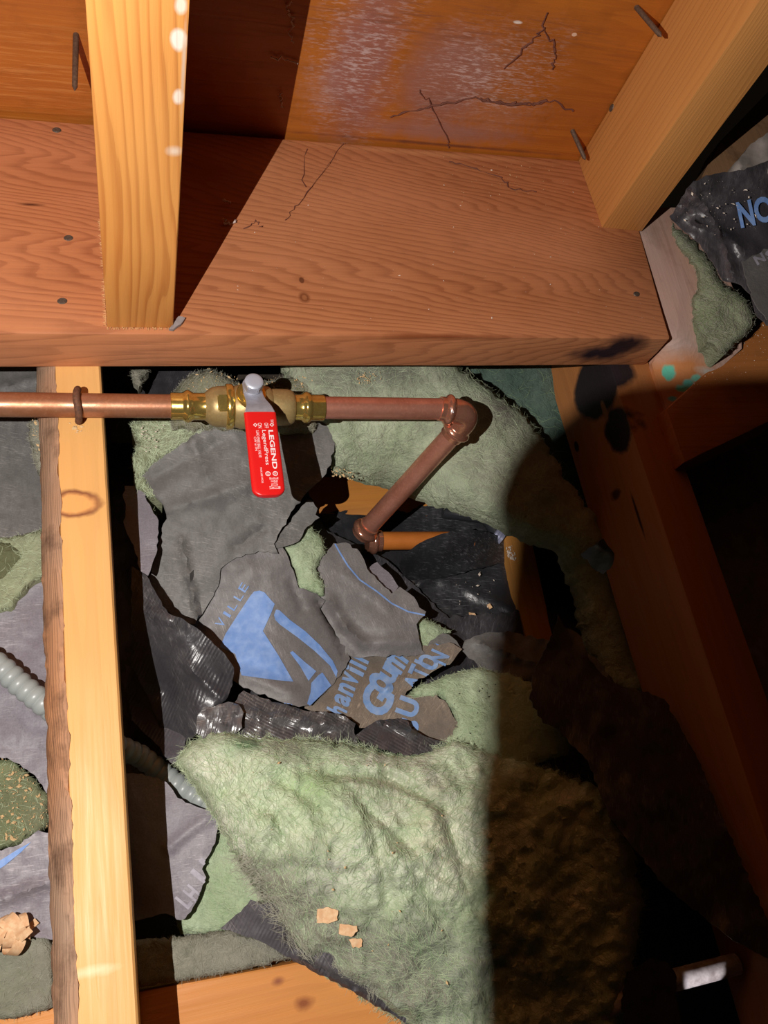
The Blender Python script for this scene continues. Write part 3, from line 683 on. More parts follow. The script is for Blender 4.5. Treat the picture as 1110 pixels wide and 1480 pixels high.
# left of the joist
patch([(-170, 790), (20, 775), (62, 764), (66, 800), (66, 828), (40, 846), (14, 880), (-170, 905)], [(0, 800, -.118), (60, 770, -.108), (60, 830, -.110), (-10, 900, -.115)], 'light green wool strip crossing left of the bark edge', n=700, ne=120, seed=20, mat=wool('strip_wool', (.26, .31, .17), (.40, .43, .27), (.30, .29, .22), .4, 9))
patch([(-170, 784), (14, 782), (42, 798), (24, 818), (-2, 850), (-170, 860)], [(0, 790, -.114), (40, 800, -.112), (0, 850, -.116)], 'wool hollow at the far left with its shade painted in dark green', n=200, ne=40, seed=21, mat=wool('shaded_hollow_wool', (.11, .12, .06), (.16, .17, .09), (.12, .11, .07), .4, 10))  # darker wool colour stands in for the shade of the hollow
patch([(-170, 1085), (20, 1100), (50, 1125), (70, 1150), (72, 1190), (50, 1205), (25, 1222), (-170, 1250)], [(0, 1100, -.125), (60, 1130, -.125), (60, 1200, -.123), (0, 1230, -.120)], 'green wool strewn with sawdust left of the joist', n=500, ne=60, seed=22, mat=wool('sawdust_wool', (.15, .18, .09), (.27, .31, .16), (.20, .19, .13), .5, 11))
patch([(-170, 1362), (30, 1352), (66, 1352), (78, 1370), (78, 1456), (30, 1470), (-170, 1480)], [(0, 1370, -.120), (70, 1370, -.120), (70, 1450, -.118), (0, 1470, -.118)], 'grey green wool pad at the lower left corner', n=600, ne=60, seed=23, mat=wool('pad_wool', (.20, .23, .14), (.31, .31, .24), (.25, .23, .19), .5, 12), dust=True, ang=0)
patch([(56, 545), (64, 535), (66, 690), (52, 675), (44, 640), (40, 612), (58, 600)], [(56, 545, -.07), (66, 690, -.09), (42, 620, -.09)], 'dusty wool fringe on the left face of the bark edge', n=200, ne=140, seed=24, mat=m_grey, dust=True)
# right top
RW = [(968, 318), (985, 330), (1010, 352), (1030, 378), (1044, 408), (1075, 430), (1095, 455), (1090, 470), (1048, 512), (1020, 498), (1003, 470), (1000, 440), (1006, 412), (1005, 390), (990, 370), (970, 345)]
batt('insulation_batt', RW, rough(tps([(968, 320, .002), (1040, 410, .010), (1090, 460, .010), (1040, 505, .004), (1000, 430, .002)]), .0025, 22, 4, 3), wool('right_wool', (.24, .29, .16), (.36, .40, .26), (.25, .22, .18), .6, 13), m_fibd,
     'dusty green batt edge spilling over the whitish board', n=500, ne=180, puff=(.008, 12), skirt=.025, seed=25, ln=(5, 15), wid=.00014)

# ------------------------------------------------------------------ sheets
def psheet(poly, ctrl, mat, label, creases=(), name='paper_sheet', amp=.0022, scl=38, seed=1, jit=1.1, step=5.5, thick=.0006, skirt=None, cat='paper', kind_rough=4):
    zf = tps(ctrl)
    zf = rough(rough(crease(zf, creases), amp, scl, kind_rough, seed), amp * .35, 13, 3, seed + 70)
    o, pl, _ = sheet(name, poly, zf, mat, step=step, thick=thick, jit=jit, seed=seed, skirt=skirt)
    tag(o, label, cat); return o, pl, zf
k_a = paper('grey_kraft', (.16, .152, .145), .46, .6, 1)
k_b = paper('grey_kraft_smooth', (.185, .17, .165), .42, .52, 2, dustcol=(.36, .33, .33))
k_c = paper('brown_grey_kraft', (.19, .155, .125), .5, .6, 3, dustcol=(.40, .32, .24))
k_d = paper('dark_film', (.022, .022, .026), .16, .32, 4, spec=.6, dustcol=(.20, .20, .21))
k_e = paper('ribbed_film', (.045, .042, .048), .28, .33, 5, ribs=(.55, 420, .10), spec=.7, dustcol=(.20, .19, .19))
k_f = paper('ribbed_foil_back', (.06, .055, .06), .25, .3, 6, ribs=(-.9, 420, .12), spec=.8)
k_g = paper('lilac_grey_kraft', (.23, .205, .235), .3, .5, 7, dustcol=(.40, .37, .39))
k_h = paper('dark_ribbed_kraft', (.07, .062, .07), .2, .55, 8, ribs=(.6, 420, .12), dustcol=(.18, .16, .16))
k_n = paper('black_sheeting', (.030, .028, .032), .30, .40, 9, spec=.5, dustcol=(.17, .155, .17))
k_r = paper('dusty_black_sheeting', (.055, .048, .054), .5, .38, 12, spec=.6, dustcol=(.17, .15, .16))

# background papers deep in the bay
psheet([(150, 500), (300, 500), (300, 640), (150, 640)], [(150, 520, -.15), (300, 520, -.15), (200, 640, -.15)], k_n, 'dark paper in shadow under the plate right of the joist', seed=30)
psheet([(-170, 500), (75, 500), (75, 800), (20, 780), (-170, 800)], [(-170, 520, -.14), (75, 520, -.14), (60, 760, -.125), (0, 780, -.125)], k_a, 'plain grey paper left of the joist below the old pipe', seed=31, creases=[((0, 560), (65, 545), .004, 10)])
psheet([(-170, 870), (20, 868), (50, 838), (75, 815), (85, 1000), (85, 1170), (50, 1120), (10, 1095), (-170, 1080)], [(0, 880, -.125), (70, 840, -.125), (0, 1080, -.122), (80, 1150, -.12)], k_g, 'lilac grey paper sheet under the grey conduit at far left', seed=32)
psheet([(-170, 1262), (25, 1222), (55, 1200), (80, 1205), (80, 1358), (30, 1352), (-170, 1348)], [(0, 1250, -.115), (70, 1210, -.112), (0, 1340, -.118), (75, 1350, -.118)], k_g, 'grey sheet with a blue stripe at the lower left', seed=33, creases=[((0, 1300), (70, 1275), .006, 16), ((0, 1210), (60, 1195), .004, 8)])
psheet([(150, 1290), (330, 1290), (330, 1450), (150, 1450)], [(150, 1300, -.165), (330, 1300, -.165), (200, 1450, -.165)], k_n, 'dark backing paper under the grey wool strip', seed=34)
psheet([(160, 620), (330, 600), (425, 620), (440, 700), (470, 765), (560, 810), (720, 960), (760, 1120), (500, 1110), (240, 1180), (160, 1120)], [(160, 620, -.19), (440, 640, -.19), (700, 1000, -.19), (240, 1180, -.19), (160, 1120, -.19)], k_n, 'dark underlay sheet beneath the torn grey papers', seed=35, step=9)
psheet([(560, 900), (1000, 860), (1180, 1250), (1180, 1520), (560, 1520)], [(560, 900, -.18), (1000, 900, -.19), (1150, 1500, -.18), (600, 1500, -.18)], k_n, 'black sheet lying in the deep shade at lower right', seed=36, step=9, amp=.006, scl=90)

# deep black film behind the riser
psheet([(455, 748), (480, 740), (560, 734), (620, 730), (680, 742), (720, 762), (738, 775), (742, 820), (752, 860), (768, 905), (740, 912), (690, 925), (640, 905), (590, 870), (520, 820), (470, 790)], [(470, 740, -.205), (620, 740, -.205), (735, 780, -.195), (760, 900, -.19), (680, 920, -.195), (560, 830, -.205)],
       k_d, 'shiny black film sheet behind the lower elbow sprinkled with chips', creases=[((600, 800), (650, 770), .006, 12), ((520, 820), (620, 840), .004, 14), ((640, 770), (700, 800), .005, 14), ((620, 830), (740, 880), .004, 18), ((580, 880), (640, 800), .004, 10)], seed=37, amp=.003, scl=45, cat='film')
psheet([(577, 814), (585, 801), (606, 785), (640, 771), (665, 765), (684, 766), (738, 776), (738, 812), (690, 822), (640, 836), (584, 838)], [(577, 812, -.158), (606, 785, -.150), (684, 766, -.152), (640, 800, -.158), (738, 780, -.190), (738, 812, -.194), (640, 836, -.198), (584, 838, -.198)], k_d, 'black film flap folded over the end of the orange pipe', seed=38, cat='film', amp=.0015)
# sheet P1
P1 = [(203, 684), (223, 668), (259, 644), (274, 632), (295, 615), (300, 590), (470, 590), (484, 640), (478, 672), (462, 695), (448, 707), (425, 735), (408, 762), (396, 786), (402, 800), (380, 798), (355, 801), (330, 813), (319, 822), (315, 848), (304, 868), (292, 888), (282, 902), (260, 900), (228, 868), (215, 835), (228, 790), (236, 757), (241, 750), (236, 730), (220, 712), (208, 698)]
psheet(P1, [(205, 690, -.112), (300, 600, -.088), (470, 600, -.088), (330, 700, -.099), (440, 700, -.104), (240, 760, -.120), (220, 820, -.136), (280, 890, -.142), (330, 810, -.122), (396, 790, -.118), (330, 860, -.134)], k_a,
       'upper dark grey torn paper sheet directly under the red lever', seed=40, creases=[((262, 780), (272, 830), .005, 9), ((272, 830), (286, 890), .009, 8), ((225, 690), (320, 640), -.005, 26), ((250, 735), (360, 700), .004, 20), ((280, 640), (300, 690), .004, 14), ((340, 790), (380, 765), -.003, 9)], amp=.0028)
psheet([(194, 702), (212, 706), (212, 724), (222, 742), (229, 752), (226, 800), (214, 832), (204, 826), (196, 800), (180, 760), (180, 702)], [(196, 710, -.118), (228, 752, -.112), (204, 826, -.112), (180, 760, -.118)], k_g, 'narrow pale grey paper strip beside the joist shadow', seed=41)
psheet([(392, 794), (410, 765), (428, 742), (445, 722), (452, 724), (459, 735), (456, 744), (462, 748), (450, 758), (440, 766), (432, 782), (414, 789)], [(392, 794, -.121), (450, 725, -.116), (462, 748, -.122), (430, 782, -.124)], k_a, 'small grey paper corner with a blue line end below the lever shadow', seed=61, amp=.0012)
# P2 logo sheet
P2 = [(300, 840), (306, 812), (325, 800), (356, 788), (382, 782), (404, 786), (416, 804), (424, 824), (432, 850), (458, 858), (470, 868), (462, 880), (478, 905), (492, 930), (506, 952), (500, 965), (478, 992), (450, 1019), (432, 1022), (400, 1012), (352, 994), (338, 984), (308, 958), (278, 925), (268, 885)]
z2c = [(316, 850, -.137), (308, 815, -.132), (330, 812, -.126), (356, 800, -.1245), (400, 788, -.1225), (412, 812, -.124), (462, 862, -.138), (505, 950, -.150), (478, 990, -.146), (432, 1020, -.132), (350, 990, -.142), (300, 910, -.150), (400, 900, -.136), (360, 950, -.140)]
o2, pl2, zf2 = psheet(P2, z2c, k_b, 'torn grey paper sheet with large blue emblem and letters VILLE', seed=42, amp=.0018, creases=[((460, 868), (500, 945), -.006, 10), ((350, 975), (420, 1000), .004, 18), ((420, 840), (438, 880), -.003, 9)])
# P3
P3 = [(456, 858), (456, 842), (455, 822), (472, 800), (482, 785), (500, 784), (520, 798), (535, 828), (545, 838), (566, 858), (578, 848), (592, 858), (603, 870), (606, 878), (616, 884), (608, 894), (602, 902), (606, 925), (615, 945), (600, 948), (540, 948), (512, 950), (494, 945), (466, 905), (450, 875)]
z3c = [(470, 860, -.142), (462, 900, -.154), (490, 788, -.138), (560, 860, -.142), (610, 890, -.138), (612, 945, -.148), (520, 945, -.152), (490, 910, -.150), (560, 910, -.138)]
o3, pl3, zf3 = psheet(P3, z3c, k_b, 'grey paper sheet with a thin blue line along its upper edge', seed=43, amp=.0016, creases=[((478, 868), (498, 905), .006, 12), ((498, 905), (526, 930), .006, 12), ((526, 930), (600, 928), .004, 16), ((500, 830), (560, 880), .002, 12)])
psheet([(532, 822), (545, 812), (566, 832), (576, 848), (568, 858), (555, 856), (540, 842)], [(532, 822, -.15), (545, 812, -.152), (570, 850, -.150), (550, 855, -.148)], k_g, 'small pale grey scrap lying between sheet and black film', seed=44, amp=.0006)
# P4 lettered sheet
P4 = [(490, 944), (510, 936), (560, 935), (600, 934), (655, 930), (668, 938), (655, 955), (630, 968), (600, 985), (585, 1005), (600, 1008), (630, 1004), (642, 1012), (652, 1030), (668, 1050), (656, 1070), (640, 1086), (600, 1062), (560, 1056), (520, 1052), (508, 1040), (470, 1034), (440, 1024), (445, 1005), (462, 985), (475, 960)]
z4c = [(506, 950, -.155), (490, 944, -.158), (560, 936, -.158), (600, 950, -.151), (660, 938, -.140), (470, 1025, -.140), (520, 1045, -.138), (600, 1005, -.140), (600, 1060, -.138), (660, 1050, -.133), (640, 1080, -.132)]
o4, pl4, zf4 = psheet(P4, z4c, k_c, 'brownish sheet printed with blue slanted lettering', seed=45, amp=.0012, creases=[((500, 1045), (560, 995), .002, 10), ((560, 995), (650, 950), .003, 9), ((600, 1080), (640, 1010), .0012, 20)])
psheet([(622, 926), (640, 915), (655, 922), (668, 938), (650, 945), (625, 950), (612, 948)], [(622, 926, -.150), (655, 922, -.150), (668, 938, -.146), (625, 948, -.150)], k_a, 'small grey paper corner crossed by a blue line', seed=46, amp=.0006)
psheet([(668, 940), (672, 925), (700, 915), (735, 912), (790, 925), (860, 950), (900, 1000), (860, 1010), (780, 985), (735, 982), (700, 972), (690, 960)], [(670, 935, -.148), (735, 915, -.146), (860, 960, -.13), (735, 980, -.142)], k_a, 'crumpled grey paper tongue reaching into the deep shade', seed=47, amp=.004, scl=22, creases=[((690, 930), (780, 960), .006, 9)])
# shiny dark flap and lower ribbed strips
psheet([(190, 818), (212, 832), (226, 858), (243, 886), (262, 893), (285, 908), (305, 926), (325, 945), (338, 965), (336, 990), (326, 1012), (300, 1024), (288, 1030), (284, 1060), (262, 1078), (258, 1090), (235, 1062), (215, 1010), (190, 960)],
       [(195, 830, -.118), (243, 886, -.098), (300, 922, -.110), (338, 968, -.120), (205, 930, -.128), (240, 1000, -.145), (290, 1030, -.120), (255, 1080, -.150), (280, 970, -.115)], k_e, 'glossy black ribbed film flap curling beside the joist shadow', seed=48, jit=.8, cat='film', creases=[((205, 880), (250, 900), .004, 12), ((270, 960), (320, 1010), .003, 10)])
psheet([(180, 960), (225, 975), (250, 1020), (270, 1060), (264, 1092), (250, 1105), (225, 1075), (190, 1040)], [(200, 970, -.150), (268, 1070, -.140), (250, 1100, -.14), (200, 1040, -.155)], k_h, 'dull ribbed film lower down in the joist shadow', seed=49, cat='film')
psheet([(284, 1060), (285, 1036), (292, 1026), (316, 1018), (330, 1014), (345, 1018), (352, 1030), (350, 1052), (330, 1072), (300, 1076)], [(285, 1040, -.112), (330, 1015, -.110), (348, 1050, -.108), (300, 1075, -.112)], paper('silver_film', (.10, .09, .095), .3, .28, 10, ribs=(.3, 380, .16), spec=.9), 'fan shaped silvery film tuft above the large batt', seed=50, cat='film', amp=.002, scl=14, creases=[((325, 1050), (300, 1030), .004, 5), ((325, 1050), (318, 1020), .004, 5), ((330, 1050), (340, 1022), .004, 5)])
psheet([(335, 1022), (345, 1004), (352, 998), (400, 1015), (440, 1027), (470, 1028), (500, 1036), (514, 1046), (512, 1060), (520, 1080), (440, 1084), (370, 1080), (335, 1060)], [(340, 1010, -.126), (440, 1028, -.120), (512, 1048, -.122), (440, 1080, -.110), (350, 1065, -.112)], k_f, 'crumpled black foil strip between logo sheet and large batt', seed=51, cat='film', amp=.004, scl=18,
       creases=[((350, 1028), (500, 1050), .005, 10), ((370, 1030), (380, 1070), .004, 8), ((430, 1035), (470, 1070), .003, 8)])
psheet([(515, 1062), (530, 1050), (550, 1040), (575, 1038), (590, 1042), (596, 1054), (620, 1066), (650, 1076), (625, 1086), (590, 1092), (560, 1084), (525, 1078)], [(520, 1065, -.118), (580, 1040, -.128), (650, 1076, -.122), (590, 1090, -.112)], k_f, 'pointed dark foil fold below the blue lettering', seed=52, cat='film', amp=.002, scl=20, creases=[((550, 1042), (600, 1062), .006, 7)])
# HIL sheet
PH = [(175, 1120), (205, 1118), (240, 1130), (250, 1142), (268, 1160), (290, 1168), (312, 1176), (317, 1186), (312, 1212), (302, 1236), (292, 1256), (298, 1268), (288, 1292), (276, 1318), (262, 1330), (240, 1320), (200, 1330), (175, 1330)]
zhc = [(200, 1130, -.140), (310, 1180, -.128), (270, 1310, -.134), (200, 1320, -.145), (240, 1220, -.132)]
oh, plh, zfh = psheet(PH, zhc, k_g, 'lilac grey sheet with outlined letters right of the left joist', seed=53, amp=.0014, creases=[((245, 1225), (300, 1180), .003, 14)])
# dark ribbed kraft bottom
psheet([(318, 1342), (330, 1332), (348, 1318), (362, 1300), (378, 1306), (400, 1304), (412, 1310), (424, 1330), (470, 1352), (540, 1400), (620, 1450), (660, 1500), (620, 1500), (560, 1462), (500, 1428), (430, 1392), (380, 1362), (345, 1350)],
       [(320, 1342, -.118), (362, 1302, -.110), (412, 1312, -.106), (480, 1370, -.106), (540, 1420, -.108), (640, 1490, -.112), (430, 1390, -.114)], k_h, 'purplish dark ribbed kraft edge rolled along the clean plank', seed=54, creases=[((430, 1385), (560, 1455), .006, 10)], amp=.001)
# right top sheets
psheet([(968, 312), (985, 285), (1002, 262), (1040, 250), (1075, 246), (1110, 232), (1160, 235), (1160, 470), (1108, 470), (1092, 452), (1085, 425), (1072, 412), (1045, 405), (1030, 378), (1012, 352), (990, 335)],
       [(970, 312, .016), (1002, 265, .052), (985, 285, .040), (1075, 246, .056), (1110, 240, .056), (1040, 400, .018), (1100, 460, .022), (1060, 330, .026), (1150, 380, .024)], k_r, 'crumpled black sheeting with blue letters at the right edge', seed=55, cat='sheeting', amp=.003, scl=30,
       creases=[((1000, 270), (1045, 340), .004, 9), ((1005, 320), (1060, 345), .004, 9), ((1045, 340), (1060, 400), .005, 10), ((975, 320), (1010, 275), .004, 7), ((1060, 345), (1075, 370), .003, 10)])
psheet([(1050, 330), (1070, 270), (1350, 120), (1350, 600), (1110, 470), (1100, 420)], [(1050, 330, -.03), (1350, 60, -.03), (1300, 600, -.035)], k_n, 'dark backing sheet under the black sheeting at the right edge', seed=70, step=10)
onr, plnr, zfnr = psheet([(1072, 378), (1110, 360), (1160, 340), (1160, 470), (1108, 462), (1092, 440), (1080, 410)], [(1075, 380, .028), (1150, 350, .030), (1100, 455, .030)], k_a, 'dark grey flap corner overlapping the black sheeting at right', seed=56, amp=.001)
psheet([(1062, 235), (1085, 208), (1108, 192), (1160, 180), (1160, 250), (1078, 250)], [(1062, 235, .050), (1110, 195, .060), (1110, 245, .056)], plain('crumbly_plaster', (.34, .29, .26), .9, nz=(60, (.2, .15, .12), .7)), 'pale crumbly plaster lump by the right edge', name='plaster_lump', seed=57, cat='plaster', amp=.004, scl=12, skirt=.02)
psheet([(862, 786), (872, 778), (878, 788), (888, 800), (882, 822), (872, 830), (856, 820), (840, 800)], [(862, 786, -.035), (888, 802, -.034), (860, 825, -.06), (840, 800, -.06)], k_n, 'dark paper point overlapping the edge of the stained joist', seed=58, amp=.001)
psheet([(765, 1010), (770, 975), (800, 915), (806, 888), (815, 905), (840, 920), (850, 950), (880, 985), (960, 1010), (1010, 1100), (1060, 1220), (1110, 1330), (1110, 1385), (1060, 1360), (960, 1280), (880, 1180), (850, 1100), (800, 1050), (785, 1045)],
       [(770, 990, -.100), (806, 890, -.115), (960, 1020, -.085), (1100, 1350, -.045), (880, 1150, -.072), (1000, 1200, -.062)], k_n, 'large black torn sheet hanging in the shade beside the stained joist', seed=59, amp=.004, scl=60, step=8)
psheet([(902, 1490), (898, 1446), (906, 1405), (940, 1385), (966, 1392), (978, 1412), (976, 1438), (990, 1500)], [(902, 1490, -.095), (906, 1405, -.095), (978, 1412, -.092)], k_n, 'black scrap covering the metal glint at the bottom right', seed=60, amp=.002)

# ------------------------------------------------------------------ plumbing
def copper(name, col, col2, ro, k=.5, metal=.9, sc_=60):
    s = MB(name); t = s.noise(sc_, 5, .6); t2 = s.noise(500, 3, .6)
    c = s.mix(s.rng(t, .4, .65, 0, k), col, col2); c = s.mix(s.rng(t2, .5, .75, 0, .35), c, tuple(min(1, x * 1.5) for x in col))
    return s.fin(c, s.rng(t, .3, .7, ro - .08, ro + .12), s.bump(t2, .12, .0004), metal=metal)
m_cu_old = copper('aged_copper', (.40, .18, .10), (.32, .12, .05), .38, .8, .5)
m_cu_new = copper('new_copper', (.72, .31, .22), (.50, .18, .11), .34, .7, .68)
m_cu_fit = copper('fitting_copper', (.80, .36, .24), (.50, .18, .10), .2, .6, .8)
m_orange = plain('orange_pipe_skin', (.62, .19, .035), .42, .15, nz=(60, (.5, .14, .02), .6))
m_brass = copper('cast_brass', (.42, .30, .13), (.33, .21, .08), .42, .7, .45, 200)
m_brassb = copper('bright_brass', (.80, .56, .16), (.55, .33, .06), .16, .6, .85, 90)
m_steel = plain('brushed_steel', (.46, .46, .52), .38, .4, nz=(300, (.35, .35, .4), .6))
m_red = plain('red_vinyl', (.72, .012, .012), .32, 0, .5)
m_white = plain('white_print', (.85, .80, .80), .6)
m_rust = plain('rusty_steel', (.20, .085, .045), .75, .3, nz=(400, (.10, .045, .03), .9))
zpipe = -T + .0083
yA = atz(30, 585, zpipe); yB = atz(640, 591, zpipe)
pd = Vector(yB) - Vector(yA); pd.normalize()
def onp(px):                                   # point on the pipe axis seen at column px
    lo_, hi_ = -.3, .6
    A = Vector(yA)
    for _ in range(50):
        mid = (lo_ + hi_) / 2; q = np.array(A + pd * mid) - C; c_ = R @ q
        if 555 + F * c_[0] / c_[2] < px: lo_ = mid
        else: hi_ = mid
    return A + pd * lo_
oldp = tube('copper_pipe', [onp(-60) - pd * .10, onp(250)], .0079, m_cu_old, seg=40)
tag(oldp, 'dull aged copper pipe strapped over the left joist, running into the valve', 'pipe')
# old pipe clip
hp = onp(113); cl = []
for a_ in range(-55, 236, 12):
    r_a = math.radians(a_); cl.append(hp + Vector((0.0004 * math.sin(r_a * 3), math.cos(r_a) * .0102, math.sin(r_a) * .0102)))
cl = [Vector((hp.x + .0006, cl[0].y + .0005, -T - .004))] + cl + [Vector((hp.x - .0006, cl[-1].y - .0005, -T - .004))]
clip = tube('pipe_clip', cl, [.0016] + [.0019] * 6 + [.0023] * (len(cl) - 8) + [.0019, .0015], m_rust, seg=12)
tag(clip, 'rusty brown wire hook holding the old pipe to the joist', 'clip')

vroot = empty('ball_valve', onp(350)); tag(vroot, 'brass press ball valve with a red lever in the pipe run', 'valve')
def seg_(name, pts, mat, par, rnd_=None):
    A = onp(pts[0][0]); prof = [((onp(p[0]) - A).length, p[1]) for p in pts]
    return lathe(name, A, A + pd, prof, mat, par, 48)
seg_('press_end', [(246, .0074), (246.5, .0088), (248, .0091), (263, .0091), (265.5, .0096), (267, .0103), (271, .0110), (275, .0105), (277.5, .0096), (280, .0091), (297, .0091), (299, .0095)], m_brassb, vroot)
seg_('left_body', [(296, .0094), (299, .0104), (303, .0121), (308, .0132), (315, .0138), (326, .0140)], m_brass, vroot)
seg_('collar', [(325, .0135), (326, .0150), (327.5, .0155), (334, .0155), (336, .0150), (337, .0142)], m_brassb, vroot)
seg_('centre_body', [(337, .0140), (341, .0142), (346, .0150), (362, .0152), (376, .0150), (388, .0140), (392, .0125)], m_brass, vroot)
seg_('right_body', [(390, .0122), (394, .0126), (398, .0127), (414, .0126), (420, .0120), (424, .0106), (425, .0094)], m_brass, vroot)
seg_('press_end', [(424, .0092), (426, .0091), (435, .0091), (437, .0097), (439, .0106), (442.5, .0111), (446, .0106), (448, .0097), (450, .0092), (466, .0092), (467.5, .0089), (468, .0074)], m_brassb, vroot)
# hex flats on the left body
bm = bmesh.new(); c0 = onp(319)
bmesh.ops.create_cube(bm, size=1); bm.transform(Matrix.Translation(c0 + Vector((0, -.0045, .0118))) @ Matrix.Rotation(.35, 4, 'X') @ Matrix.Diagonal((.0068, .011, .005, 1)))
bmesh.ops.bevel(bm, geom=list(bm.edges), offset=.0008, segments=2, affect='EDGES')
o = frombm('wrench_flat', bm, m_brassb, vroot, True); autosmooth(o, 30)
vc = onp(361)
# stem boss and packing
top = P(369, 556, .004)
def zlathe(name, c, prof, mat, par, seg=32): return lathe(name, (c.x, c.y, prof[0][0]), (c.x, c.y, prof[0][0] + 1), [(p[0] - prof[0][0], p[1]) for p in prof], mat, par, seg)
sc0 = Vector((top.x, vc.y + .001, 0))
zlathe('stem_boss', sc0, [(-.030, .0105), (-.014, .0100), (-.0128, .0094), (-.0125, .0075), (-.0085, .0072), (-.008, .004), (.001, .004)], m_brassb, vroot)
print('top', top, 'vc', vc)
# lever: silver plate with a joggle, red grip
hz = .0015
hl0 = P(376, 596, hz); hl1 = P(389.5, 716, hz)
hw = (P(399.5, 597, hz) - P(353, 597, hz)).length / 2
hd = (hl1 - hl0).normalized(); hs = Vector((0, 0, 1)).cross(hd).normalized()
if hs.x < 0: hs = -hs
def slab(name, path, thick, mat, par, bev=.0005):
    """path: list of (centre Vector, half width); slab of given thickness below"""
    bm = bmesh.new(); rows = []
    for c_, h_ in path:
        rows.append([bm.verts.new(c_ + hs * h_), bm.verts.new(c_ - hs * h_), bm.verts.new(c_ - hs * h_ - Vector((0, 0, thick))), bm.verts.new(c_ + hs * h_ - Vector((0, 0, thick)))])
    for i in range(len(rows) - 1):
        for k in range(4): bm.faces.new([rows[i][k], rows[i][(k + 1) % 4], rows[i + 1][(k + 1) % 4], rows[i + 1][k]])
    bm.faces.new(rows[0][::-1]); bm.faces.new(rows[-1]); bmesh.ops.recalc_face_normals(bm, faces=bm.faces)
    if bev: bmesh.ops.bevel(bm, geom=[e for e in bm.edges], offset=bev, segments=2, affect='EDGES')
    o = frombm(name, bm, mat, par, True); autosmooth(o, 40); return o
bz = -.0065                                    # plate level at the bolt
bc = Vector((sc0.x, sc0.y, bz))
p_up = P(380, 582, -.0015); p_lo = hl0 - hd * .002
lev = slab('lever_plate', [(bc + Vector((0, .0068, 0)), .0045), (bc + Vector((0, .0045, 0)), .0062), (bc + Vector((0, -.004, 0)), .0062), (bc + Vector((0.0008, -.0085, .0012)), .0064), (hl0 - hd * .0065 + Vector((0, 0, -.001)), .0078), (hl0 - hd * .001, hw * .93), (hl0 + hd * .02, hw * .9)], .0022, m_steel, vroot)
zlathe('washer', sc0, [(bz + .0001, .0062), (bz + .0014, .0062), (bz + .0016, .0058)], m_steel, vroot)
# hex nut with domed top
bm = bmesh.new()
bmesh.ops.create_cone(bm, cap_ends=True, segments=6, radius1=.0068, radius2=.0068, depth=.0058); bmesh.ops.rotate(bm, verts=bm.verts, cent=(0, 0, 0), matrix=Matrix.Rotation(.35, 3, 'Z'))
bmesh.ops.bevel(bm, geom=list(bm.edges), offset=.0005, segments=2, affect='EDGES')
bm.transform(Matrix.Translation((sc0.x, sc0.y, bz + .0044)))
o = frombm('lever_nut', bm, m_steel, vroot, True); autosmooth(o, 25)
zlathe('stem_cap', sc0, [(bz + .0070, .0060), (bz + .0080, .0060), (bz + .0086, .0054), (bz + .0089, .004), (bz + .009, .002)], plain('pale_zinc', (.50, .52, .60), .42, .3), vroot)
# grip: rounded end
L_ = (hl1 - hl0).length; rows = []; gt = .0046
path = [(hl0 + hd * t_, hw) for t_ in (0, L_ * .4, L_ * .8)]
rc = hw * .55
for k in range(1, 9):
    a_ = k / 8 * math.pi / 2
    path.append((hl0 + hd * (L_ - rc + rc * math.sin(a_)), hw - rc + rc * math.cos(a_)))
bm = bmesh.new(); rows = []
for c_, h_ in path:
    ring = []
    for k in range(20):
        a_ = 2 * math.pi * k / 20
        ca, sa = math.cos(a_), math.sin(a_)
        sx_ = math.copysign(abs(ca) ** .35, ca) * h_; sz_ = math.copysign(abs(sa) ** .55, sa) * gt / 2
        ring.append(bm.verts.new(c_ + hs * sx_ + Vector((0, 0, sz_ - gt / 2 + .0008))))
    rows.append(ring)
for i in range(len(rows) - 1):
    for k in range(20): bm.faces.new([rows[i][k], rows[i][(k + 1) % 20], rows[i + 1][(k + 1) % 20], rows[i + 1][k]])
bm.faces.new(rows[0][::-1]); bm.faces.new(rows[-1]); bmesh.ops.recalc_face_normals(bm, faces=bm.faces)
grip = frombm('lever_grip', bm, m_red, vroot, True); autosmooth(grip, 50); tag(grip, 'red vinyl grip with white lettering')

# ------------------------------------------------------------------ lettering helpers
def glyph(txt, bold=0.0, outline=0.0):
    cu = bpy.data.curves.new('g', 'FONT'); cu.body = txt; cu.size = 1; cu.offset = bold; cu.resolution_u = 4
    if outline: cu.fill_mode = 'NONE'; cu.bevel_depth = outline; cu.bevel_resolution = 0
    ob = bpy.data.objects.new('g', cu); COL.objects.link(ob)
    dg = bpy.context.evaluated_depsgraph_get(); me = bpy.data.meshes.new_from_object(ob.evaluated_get(dg))
    V = np.array([tuple(v.co) for v in me.vertices]); Fc = [list(p.vertices) for p in me.polygons]
    bpy.data.objects.remove(ob); bpy.data.curves.remove(cu); bpy.data.meshes.remove(me)
    lo_, hi_ = V[:, :2].min(0), V[:, :2].max(0)
    V[:, :2] = (V[:, :2] - (lo_ + hi_) / 2) / (hi_ - lo_)
    return V, Fc                                  # unit box centred
def flat_text(txt, cx, cy, w_, h_, o0, ux, uy, mat, par, bold=0.0, name='printed_lettering', lift=.00008):
    """text on a flat face: local frame ux, uy at o0; cx,cy centre; w_,h_ metres"""
    V, Fc = glyph(txt, bold); up = ux.cross(uy).normalized()
    pts = [tuple(o0 + ux * (cx + v[0] * w_) + uy * (cy + v[1] * h_) + up * lift) for v in V]
    return mkobj(name, pts, Fc, mat, par, False)
